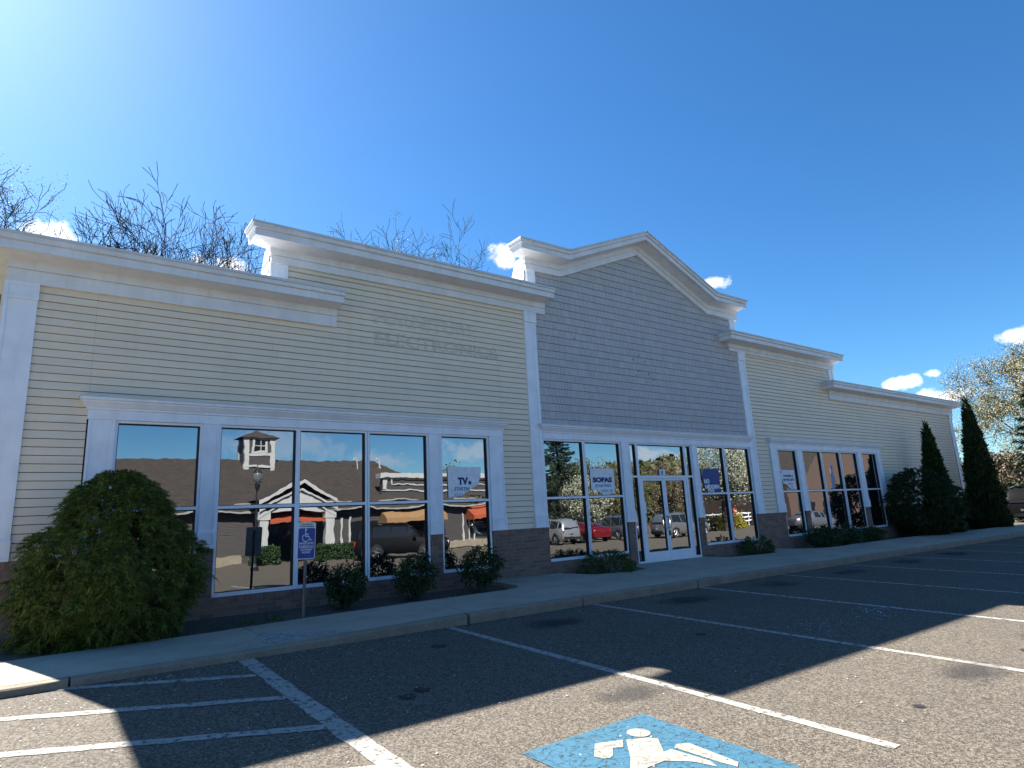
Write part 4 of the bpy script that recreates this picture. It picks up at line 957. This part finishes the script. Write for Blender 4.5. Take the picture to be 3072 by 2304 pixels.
def car(name, label, shape, paint, loc, rz, group=None, cat='car'):
    st = SHAPES[shape]; root = thing(name, label, cat, loc, R(rz), group); m = MB(); vs = []
    for x, zb, zm, zt, w, wr in st:
        half = [(w*.88, zb), (w*.985, zb+.12*(zm-zb)), (w, (zb+zm)*.52), (w*.97, zm), (wr*1.02, zm+(zt-zm)*.9 if zt-zm > .2 else zt-.02), (wr*.80, zt-.005), (wr*.35, zt+.012)]
        vs += [(x, y, z) for y, z in half] + [(x, -y, z) for y, z in reversed(half)]
    n = 14; ns = len(st)
    fs = [(i*n+k, i*n+(k+1) % n, (i+1)*n+(k+1) % n, (i+1)*n+k) for i in range(ns-1) for k in range(n)]
    m.add(vs, fs+[tuple(range(n-1, -1, -1)), tuple((ns-1)*n+k for k in range(n))]); body = m.build('body', paint, root, True)
    m = MB()      # side glass follows the cabin sides, windscreens follow the slopes
    cab = [s_ for s_ in st if s_[3]-s_[2] > .33]
    for sgn in (1, -1):
        for a, b in zip(cab, cab[1:]):
            def pt(s_, f): 
                y = s_[4]*.97+(s_[5]*1.02-s_[4]*.97)*f; return (y+.012)*sgn, s_[2]+(s_[3]-s_[2])*.9*f
            g0, g1 = .05, .95; L = b[0]-a[0]; xa, xb = a[0]+.05, b[0]-.05
            y0, z0_ = pt(a, g0); y1, z1_ = pt(b, g0); y2, z2_ = pt(b, g1); y3, z3_ = pt(a, g1)
            m.add([(xa, y0, z0_), (xb, y1, z1_), (xb, y2, z2_), (xa, y3, z3_)], [(0, 1, 2, 3)])
    m.build('side_window', m_cglass, root)
    def screen(a, b, nm):
        m = MB(); dx = .02 if b[0] > a[0] else -.02
        za, zb_ = a[3]-.03, b[3]+.02
        m.add([(a[0]+dx, -a[5]*.86, za+.02), (a[0]+dx, a[5]*.86, za+.02), (b[0]+dx, b[5]*.98, zb_+.03), (b[0]+dx, -b[5]*.98, zb_+.03)], [(0, 1, 2, 3)]); m.build(nm, m_cglass, root)
    ci = [i for i, s_ in enumerate(st) if s_[3]-s_[2] > .33]
    screen(st[ci[-1]-1], st[ci[-1]+1], 'windscreen'); screen(st[ci[0]+(1 if shape != 'pickup' else 1)], st[ci[0]-1], 'rear_window')
    wr_ = {'suv': .36, 'sedan': .33, 'pickup': .40}[shape]; wx = {'suv': (-1.42, 1.42), 'sedan': (-1.42, 1.42), 'pickup': (-1.75, 1.78)}[shape]; wy = st[4][4]
    for x in wx:
        for sgn in (1, -1):
            m = MB(); prof = [(wr_*.62, -.10), (wr_*.93, -.11), (wr_, -.07), (wr_, .07), (wr_*.93, .11), (wr_*.62, .10)]
            k = 20; rings = [[(x+r_*math.cos(6.2832*j/k), sgn*(wy-.10)+o*sgn, wr_+r_*math.sin(6.2832*j/k)) for j in range(k)] for r_, o in prof]
            m.add([v for rg in rings for v in rg], [(i*k+j, i*k+(j+1) % k, (i+1)*k+(j+1) % k, (i+1)*k+j) for i in range(5) for j in range(k)]+[tuple(range(k))])
            wh = m.build('wheel', m_tyre, root); m = MB(); yy = sgn*(wy-.10+.085)
            for s_ in range(5):
                a = s_*1.2566; m.tube([(x, yy, wr_), (x+wr_*.62*math.cos(a), yy+sgn*.01, wr_+wr_*.62*math.sin(a))], [.07, .04], 4)
            m.tube([(x+wr_*.6*math.cos(6.2832*j/16), yy+sgn*.01, wr_+wr_*.6*math.sin(6.2832*j/16)) for j in range(17)], .025, 4); m.build('rim', m_rim, wh)
            m = MB(); m.add([(x+(wr_+.06)*math.cos(6.2832*j/24), sgn*(wy+.004), max(wr_+(wr_+.06)*math.sin(6.2832*j/24), st[4][1]-.02)) for j in range(24)], [tuple(range(24))]); m.build('wheel_arch', m_black, root)
    hf, hr = st[-2], st[1]
    for sgn in (1, -1):
        m = MB(); m.box(hf[0]-.14, hf[0]+.02, sgn*(hf[4]-.30), sgn*(hf[4]-.02), hf[2]-.06, hf[2]+.08); m.build('headlight', m_clamp, root)
        m = MB(); m.box(hr[0]-.03, hr[0]+.10, sgn*(hr[4]-.20), sgn*(hr[4]-.0), hr[2]-.20, hr[2]+.02); m.build('tail_light', m_rlamp, root)
        m = MB(); m.box(.72, .90, sgn*.93, sgn*1.07, 1.0, 1.13); m.build('mirror', paint, root)
    m = MB(); m.box(hf[0], hf[0]+.04, -.42, .42, hf[2]-.14, hf[2]+.02); m.build('grille', m_black, root)
    m = MB(); m.box(hf[0]-.06, hf[0]+.08, -.74, .74, hf[1]-.02, hf[1]+.12); m.box(hr[0]-.09, hr[0]+.06, -.74, .74, hr[1]+.0, hr[1]+.16); m.build('bumper', m_black if shape != 'sedan' else paint, root)
    m = MB(); m.box(hr[0]-.05, hr[0]-.02, -.16, .16, (hr[1]+hr[2])*.5-.02, (hr[1]+hr[2])*.5+.08); m.build('licence_plate', m_signwhite, root)
    if shape == 'suv':
        m = MB()
        for sgn in (1, -1): m.tube([(-1.5, sgn*.58, 1.76), (-1.4, sgn*.58, 1.83), (.2, sgn*.58, 1.83), (.3, sgn*.58, 1.76)], .02, 4)
        m.build('roof_rail', m_black, root)
    return root
cp_s = carpaint('silver_paint', (.46, .47, .48), .7); cp_r = carpaint('red_paint', (.15, .005, .007)); cp_g = carpaint('slate_paint', (.14, .15, .18), .5); cp_b = carpaint('black_paint', (.005, .005, .006), .0); cp_t = carpaint('pewter_paint', (.25, .26, .26), .6)
gc = 'cars parked across the lot'
car('parked_car', 'silver people carrier parked beside the red car across the lot', 'suv', cp_s, (28.0, -22.6, G(28, -22)), -90, gc)
car('parked_car', 'red sports saloon parked across the lot', 'sedan', cp_r, (30.9, -22.4, G(31, -22)), -78, gc)
car('parked_car', 'slate grey off-roader parked to the right of the red car', 'suv', cp_g, (33.9, -22.4, G(34, -22)), -90, gc)
car('parked_car', 'pewter off-roader parked side-on, mirrored in the door glass', 'suv', cp_t, (37.6, -19.4, G(38, -20)), 3, gc)
tr_ = car('parked_car', 'big black off-roader across the lot in front of the tan awning', 'suv', cp_b, (15.7, -20.2, G(16, -20)), 32, gc); tr_.scale = (1.02, 1.06, 1.08)
car('parked_car', 'dark grey saloon parked near the blue feather flag', 'sedan', cp_g, (47.5, -14.5, G(47, -14)), 20, gc)
x, y = at_az(75.3, 44.5); car('parked_car', 'dark off-roader parked beyond the tall evergreen at the right edge', 'suv', cp_b, (x, y, G(x, 0)-.05), 8, None)
# ------------------------------------------------------------------ across the lot (seen mirrored in the shop windows)
def roofm():
    t = NT('brown_asphalt_shingles'); c = t.n('ShaderNodeTexCoord'); b = t.n('ShaderNodeTexBrick'); t.l(c.outputs['Object'], b.inputs['Vector'])
    b.inputs['Scale'].default_value = 1; b.inputs['Brick Width'].default_value = .33; b.inputs['Row Height'].default_value = .15; b.inputs['Mortar Size'].default_value = .008
    b.inputs['Color1'].default_value = (.028, .022, .018, 1); b.inputs['Color2'].default_value = (.055, .044, .036, 1); b.inputs['Mortar'].default_value = (.05, .04, .032, 1)
    t.set(Base_Color=t.mix(.4, b.outputs['Color'], t.ramp(t.noise(t.coord(), 6, 5), [(.3, (.025, .020, .017)), (.7, (.06, .048, .039))])), Roughness=.95); return t.m
m_roofs = roofm()
m_gsid = painted('grey_lap_siding', (.058, .052, .050), .6, .1, streak=False); m_orange = plain('orange_awning_cloth', (.36, .07, .025), .8); m_tan = plain('tan_awning_cloth', (.30, .17, .075), .8)
gz = G(12, -26); m_grey_trim = painted('greyed_white_trim', (.30, .30, .29), .6, .1); m_trim2 = painted('weathered_white_trim', (.44, .44, .43), .6, .1)
opp = thing('restaurant_building', 'long grey clapboard building with brown shingled roof, cupola and gabled porch', 'building', (0, 0, gz))
YF = -27.0
m = MB(); m.box(-16, 30, -40, YF-.05, 0, 3.1); m.build('wall_core', m_gsid, opp)
m = MB()
for k in range(24): z = .5+k*.115; m.add([(-16, YF-.03, z), (30, YF-.03, z), (30, YF-.045, z+.115), (-16, YF-.045, z+.115), (-16, YF-.05, z), (30, YF-.05, z)], [(3, 2, 1, 0), (5, 4, 0, 1)])
m.build('wall', m_gsid, opp)
m = MB(); ez, rz_, ov = 3.15, 6.6, .5
m.add([(-16.5, YF+ov, ez), (24.4, YF+ov, ez), (19.4, YF-6, rz_), (-16.5, YF-6, rz_), (-16.5, YF-13.4, ez), (24.4, YF-13.4, ez)], [(0, 1, 2, 3), (3, 2, 5, 4), (1, 5, 2)])
m.build('roof', m_roofs, opp)
m = MB(); m.box(-16.5, 30.2, YF+ov-.02, YF+ov+.08, ez-.10, ez+.01); m.build('fascia', m_grey_trim, opp)
m = MB(); m.box(-16, 9, YF-.03, YF+.05, 0, .5); m.box(14, 30, YF-.03, YF+.05, 0, .5); m.build('stone_base', m_curb, opp)
m = MB(); m.box(17.6, 30, YF-.6, YF-.2, 3.4, 4.9); m.box(17.95, 29.8, YF-.2, YF-.17, 3.95, 4.5); m.build('false_front', m_gsid, opp)
m = MB(); m.box(17.3, 30.2, YF-.75, YF+.05, 4.84, 5.15); m.box(17.65, 17.95, YF-.2, YF-.12, 3.9, 4.84); m.box(17.65, 30, YF-.2, YF-.12, 3.85, 3.95); m.box(17.95, 30, YF-.2, YF-.13, 4.7, 4.84)
m.box(18.25, 18.35, YF-.2, YF-.11, 4.35, 4.7); m.box(18.25, 30, YF-.2, YF-.11, 4.3, 4.37); m.build('false_front_trim', m_trim2, opp)
# cupola
cu_x, cu_y = 11.0, YF-5.4; m = MB(); m.box(10.05, 11.95, cu_y-1, cu_y+1, 5.6, 8.0); cupola = m.build('cupola', m_gsid, opp)
m = MB()
for x in (9.98, 11.72): m.box(x, x+.3, cu_y+.75, cu_y+1.06, 5.7, 8.05); m.box(x, x+.3, cu_y-1.06, cu_y-.75, 5.7, 8.05)
m.box(9.98, 12.02, cu_y+1.0, cu_y+1.05, 6.75, 6.95); m.box(9.98, 12.02, cu_y+1.0, cu_y+1.05, 7.9, 8.06); m.box(9.95, 12.05, cu_y+1.0, cu_y+1.08, 5.9, 6.05)
m.box(10.45, 11.55, cu_y+1.0, cu_y+1.06, 6.95, 7.05); m.box(10.45, 10.6, cu_y+1.0, cu_y+1.06, 7.05, 7.8); m.box(11.4, 11.55, cu_y+1.0, cu_y+1.06, 7.05, 7.8); m.box(10.6, 11.4, cu_y+1.0, cu_y+1.06, 7.4, 7.46); m.box(10.97, 11.03, cu_y+1.0, cu_y+1.055, 7.05, 7.9); m.build('cupola_trim', m_trim2, cupola)
m = MB(); m.box(10.6, 11.4, cu_y+.9, cu_y+1.02, 7.05, 7.9); m.build('cupola_pane', m_cglass, cupola)
m = MB(); a = 1.28; m.add([(11-a, cu_y-a, 8.02), (11+a, cu_y-a, 8.02), (11+a, cu_y+a, 8.02), (11-a, cu_y+a, 8.02), (11, cu_y, 8.8)], [(0, 1, 4), (1, 2, 4), (2, 3, 4), (3, 0, 4), (3, 2, 1, 0)]); m.build('cupola_roof', m_roofs, cupola)
# gabled porch
PX0, PX1, PA, PYF = 9.35, 13.65, 11.5, YF+2.4
m = MB(); m.prism([(9.75, 2.95), (13.25, 2.95), (11.5, 4.12)], YF-.05, PYF-.15); porch = m.build('porch_gable', m_trim2, opp)
m = MB()
for s_ in (-1, 1):
    e = PA+s_*2.2; m.add([(PA, PYF+.1, 4.65), (e, PYF+.1, 3.28), (e, YF-3.5, 3.28), (PA, YF-3.5, 4.65)], [(0, 1, 2, 3)])
m.build('porch_roof', m_roofs, porch)
m = MB()
for s_ in (-1, 1):
    for (o, th, zo, y) in ((0, .24, 0, .12), (0, .14, -.50, -.02)):
        e = PA+s_*2.2; m.add([(PA, PYF+y, 4.62+zo), (e, PYF+y, 3.25+zo), (e, PYF+y, 3.25+zo-th), (PA, PYF+y, 4.62+zo-th)], [(0, 1, 2, 3)])
m.box(9.3, 10.0, PYF-.6, PYF-.05, 2.55, 3.05); m.box(13.0, 13.7, PYF-.6, PYF-.05, 2.55, 3.05); m.build('porch_trim', m_trim2, porch)
for x in (9.4, 12.6+.45):
    m = MB(); m.box(x, x+.52, PYF-.6, PYF-.1, .0, 2.55); m.box(x-.06, x+.58, PYF-.66, PYF-.04, 0, .9); m.build('porch_column', m_trim2, porch)
m = MB(); m.add([(10.0, PYF-.05, 2.45), (13.0, PYF-.05, 2.45), (12.6, YF, 3.1), (10.4, YF, 3.1), (10.0, PYF-.05, 2.3), (13.0, PYF-.05, 2.3)], [(0, 1, 2, 3), (4, 5, 1, 0)]); m.build('porch_awning', m_orange, porch)
m = MB(); m.box(10.2, 12.8, YF-.02, YF+.04, 0, 2.3); m.build('entrance_door', m_cglass, opp)
def awning(x0, x1, zt, zb, dep, mat):
    m = MB(); y0, y1 = YF-.0, YF+dep; v = .28
    m.add([(x0, y0, zt), (x1, y0, zt), (x1, y1, zb), (x0, y1, zb), (x0, y1, zb-v), (x1, y1, zb-v), (x0, y0, zb-v), (x1, y0, zb-v)], [(0, 3, 2, 1), (3, 4, 5, 2), (0, 6, 4, 3), (1, 2, 5, 7)])
    return m.build('awning', mat, opp)
awning(17.4, 21.6, 2.95, 2.35, 1.1, m_tan); awning(24.0, 26.8, 3.0, 2.3, 1.2, m_orange)
m = MB()
for x in (14.9, 15.45, 23.6, 24.2, 24.7): m.box(x, x+.13, YF-.02, YF+.06, .4, 2.6)
m.build('window_trim', m_trim2, opp)
m = MB()
for x0, x1 in ((15.6, 17.2), (17.9, 21.0), (24.4, 26.4)): m.box(x0, x1, YF-.03, YF+.02, .7, 2.2)
m.build('shop_window', m_cglass, opp)
m = MB()
for x in (17.7, 19.0):
    m.tube([(x+.35, YF-4.6, 5.0), (x+.35, YF-4.6, 6.55), (x+.25, YF-4.6, 6.68), (x+.05, YF-4.6, 6.68), (x-.05, YF-4.6, 6.5)], .06, 6)
m.tube([(14.9, YF-4.0, 4.9), (14.9, YF-4.0, 5.5)], .05, 6); m.tube([(15.5, YF-4.0, 4.9), (15.5, YF-4.0, 5.5)], .05, 6); m.build('vent_pipe', m_trim2, opp)
# hedge, lamp, flag, fence, sign
def hedge(label, x0, x1, y0, y1, h, seed, n):
    rs = np.random.RandomState(seed); root = thing('hedge', label, 'hedge', (x0, y0, G(x0, y0)), group='clipped hedges before the restaurant')
    p_ = np.stack([rs.uniform(0, x1-x0, n), rs.uniform(0, y1-y0, n), rs.uniform(.05, h, n)], 1); f = rs.randint(0, 3, n)
    p_[f == 0, 2] = h+rs.normal(0, .05, (f == 0).sum()); p_[f == 1, 1] = (y1-y0)+rs.normal(0, .05, (f == 1).sum())
    blades_mesh('foliage', p_, unit(rs.normal(size=(n, 3))), rs.uniform(.07, .14, n), rs.uniform(.05, .09, n), m_box, root); m = MB(); m.box(.05, x1-x0-.05, .05, y1-y0-.08, 0, h-.05); m.build('inner_foliage', m_box, root); return root
hedge('clipped hedge left of the porch steps', 8.7, 10.3, -24.4, -23.4, .9, 3, 3000); hedge('clipped hedge right of the porch steps', 12.2, 16.2, -24.4, -23.4, .85, 4, 6000)
lamp = thing('street_lamp', 'black lamp post with a clear acorn globe across the lot', 'street lamp', (7.75, -19, G(7.75, -19)))
m = MB(); m.lathe([(.20, 0), (.20, .15), (.13, .3), (.09, .7), (.055, .8), (.045, 3.6), (.09, 3.7), (.12, 3.85), (.05, 3.9)], (0, 0, 0), 14); m.build('post', m_black, lamp)
t = NT('clear_globe'); t.set(Base_Color=(.30, .33, .34), Roughness=.08, Transmission_Weight=.7); m = MB(); m.lathe([(.10, 3.9), (.20, 4.05), (.24, 4.22), (.20, 4.42), (.10, 4.55), (.03, 4.66)], (0, 0, 0), 16); m.build('globe', t.m, lamp, True)
m = MB(); m.lathe([(.21, 4.42), (.12, 4.57), (.03, 4.64), (.02, 4.78)], (0, 0, 0), 14); m.build('lamp_cap', m_black, lamp)
flag = thing('feather_flag', 'tall blue feather flag on a pole across the lot', 'flag', (58.3, -18, G(57, -18)))
m = MB(); m.tube([(-.55, 0, 0), (-.55, 0, 4.6), (-.40, 0, 5.3), (.1, 0, 5.55)], .025, 6); m.build('pole', m_grey_metal, flag)
t = plain('blue_flag_cloth', (.010, .028, .10), .8); m = MB(); m.prism([(-.53, 1.6), (.35, 1.5), (.50, 3.0), (.45, 4.6), (.1, 5.5), (-.38, 5.3), (-.53, 4.6)], -.006, .006); cl = m.build('cloth', t, flag)
fence = thing('rail_fence', 'white three-rail fence across the lot', 'fence', (50, -28, G(50, -27)))
m = MB()
for i in range(8): m.box(i*1.6, i*1.6+.13, -.06, .06, 0, 1.55)
m.build('post', m_white, fence); m = MB()
for z in (.5, .92, 1.34): m.box(0, 11.3, -.03, .03, z, z+.13)
m.build('rail', m_white, fence)
stop = thing('stop_sign', 'red octagonal STOP sign by the white rail fence', 'sign', (54.6, -26.6, G(54, -26)), R(180))
m = MB(); m.box(-.03, .03, 0, .04, 0, 2.0); m.build('post', m_grey_metal, stop); m = MB(); m.prism([(.33*math.cos(R(22.5+45*k)), 1.7+.33*math.sin(R(22.5+45*k))) for k in range(8)], -.02, -.005); o = m.build('plate', plain('stop_red', (.45, .02, .02), .4), stop)
text('STOP', .2, o, m_signwhite, (-.22, -.023, 1.63), .44, .004)
for i, (x, y, r_) in enumerate(((49.6, -24.8, 1.7), (53.2, -25.4, 1.6))):
    cloud_tree('forsythia_bush', ('rounded yellow forsythia left of the STOP sign', 'yellow forsythia in front of the white rail fence')[i], (x, y, G(x, y)-.2), 1.9, r_, .8, m_fors, 80+i, 2600, .13, cat='shrub', trunk=False, group='yellow forsythias across the lot')
cloud_tree('pear_tree', 'white flowering pear behind the red car', (42.3, -34, -.1), 6.0, 2.7, 3.2, m_pear, 91, 6500, .17, 'flowering pears across the lot', clumps=60)
cloud_tree('pear_tree', 'large white flowering pear beside the rail fence', (47.2, -22.0, -.1), 9.2, 4.2, 5.4, m_pear, 92, 11500, .15, 'flowering pears across the lot', clumps=90)
conifer('fir_tree', 'dark fir left of the pair across the lot', (40.6, -40, 0), 13.5, 3.6, 95, 12000, group='dark firs across the lot'); conifer('fir_tree', 'taller dark fir right of the pair across the lot', (45.6, -42, 0), 14.5, 4.6, 96, 16000, group='dark firs across the lot')
for i, (x, y, h, r_) in enumerate(((52, -48, 11, 4.5), (58, -50, 10, 4.5), (63, -54, 9.5, 4.5), (70, -56, 10, 5), (76, -60, 10.5, 5), (84, -60, 11, 5.5), (37, -52, 9, 4))):
    cloud_tree('wood_tree', ('first hazel toned tree right of the firs', 'second hazel toned tree right of the firs', 'low hazel toned tree before the hill', 'round hazel toned tree left of the brown building', 'hazel toned tree over the brown building', 'rightmost hazel toned tree beyond the brown building', 'small hazel toned tree left of the firs')[i], (x, y, -.2), h, r_, h*.5, (m_wood, m_wood, m_brown)[i % 3], 100+i, 5500, .26, 'spring trees beyond the lot')
# wooded hills far off
def hill_wood(label, az0, az1, d0, d1, h, seed, n):
    rs = np.random.RandomState(seed); a = np.radians(rs.uniform(az0, az1, n)); d_ = rs.uniform(d0, d1, n)
    top = h*(.7+.2*np.sin(a*9+seed)+.13*np.sin(a*23+seed*2)+.08*np.sin(a*57))
    p_ = np.stack([d_*np.sin(a), -11.34+d_*np.cos(a), top*(d_/d0)*rs.uniform(0, 1, n)**.6], 1)
    o = blades_mesh('far_wood', p_, unit(rs.normal(size=(n, 3))), rs.uniform(.8, 2.0, n), rs.uniform(.6, 1.3, n), m_wood, None); return tag(o, label, 'wood', kind='stuff')
hill_wood('far wooded hill beyond the parked cars', 100, 200, 110, 150, 11, 1, 26000)
hill_wood('far woods beyond the right end of the shop', 66, 100, 110, 140, 4.5, 2, 9000)
hill_wood('woods behind the shop', -40, 66, 75, 95, 8, 3, 9000)
brown = thing('brown_building', 'plain brown gabled building at the far right across the lot', 'building', (60.5, -24, -.2))
m_bb = plain('brown_stucco', (.085, .055, .042), .9)
m = MB(); m.box(0, 24, -12, 0, 0, 4.6); m.prism([(2.6, 4.6), (24, 4.6), (24, 9.0), (9.6, 9.0), (7.2, 7.6)], -6, 0); m.build('wall', m_bb, brown)
m = MB(); m.add([(2.2, .3, 4.5), (7.1, .3, 7.72), (7.1, -9, 7.72), (2.2, -9, 4.5), (9.5, .3, 9.15), (9.5, -9, 9.15), (24.3, .3, 9.15), (24.3, -9, 9.15)], [(0, 1, 2, 3), (1, 4, 5, 2), (4, 6, 7, 5)]); m.build('roof', m_roofs, brown)
m = MB()
for x in (3, 7, 11, 16, 20): m.box(x, x+1.8, -.02, .03, .6, 2.2)
m.build('window', m_cglass, brown)
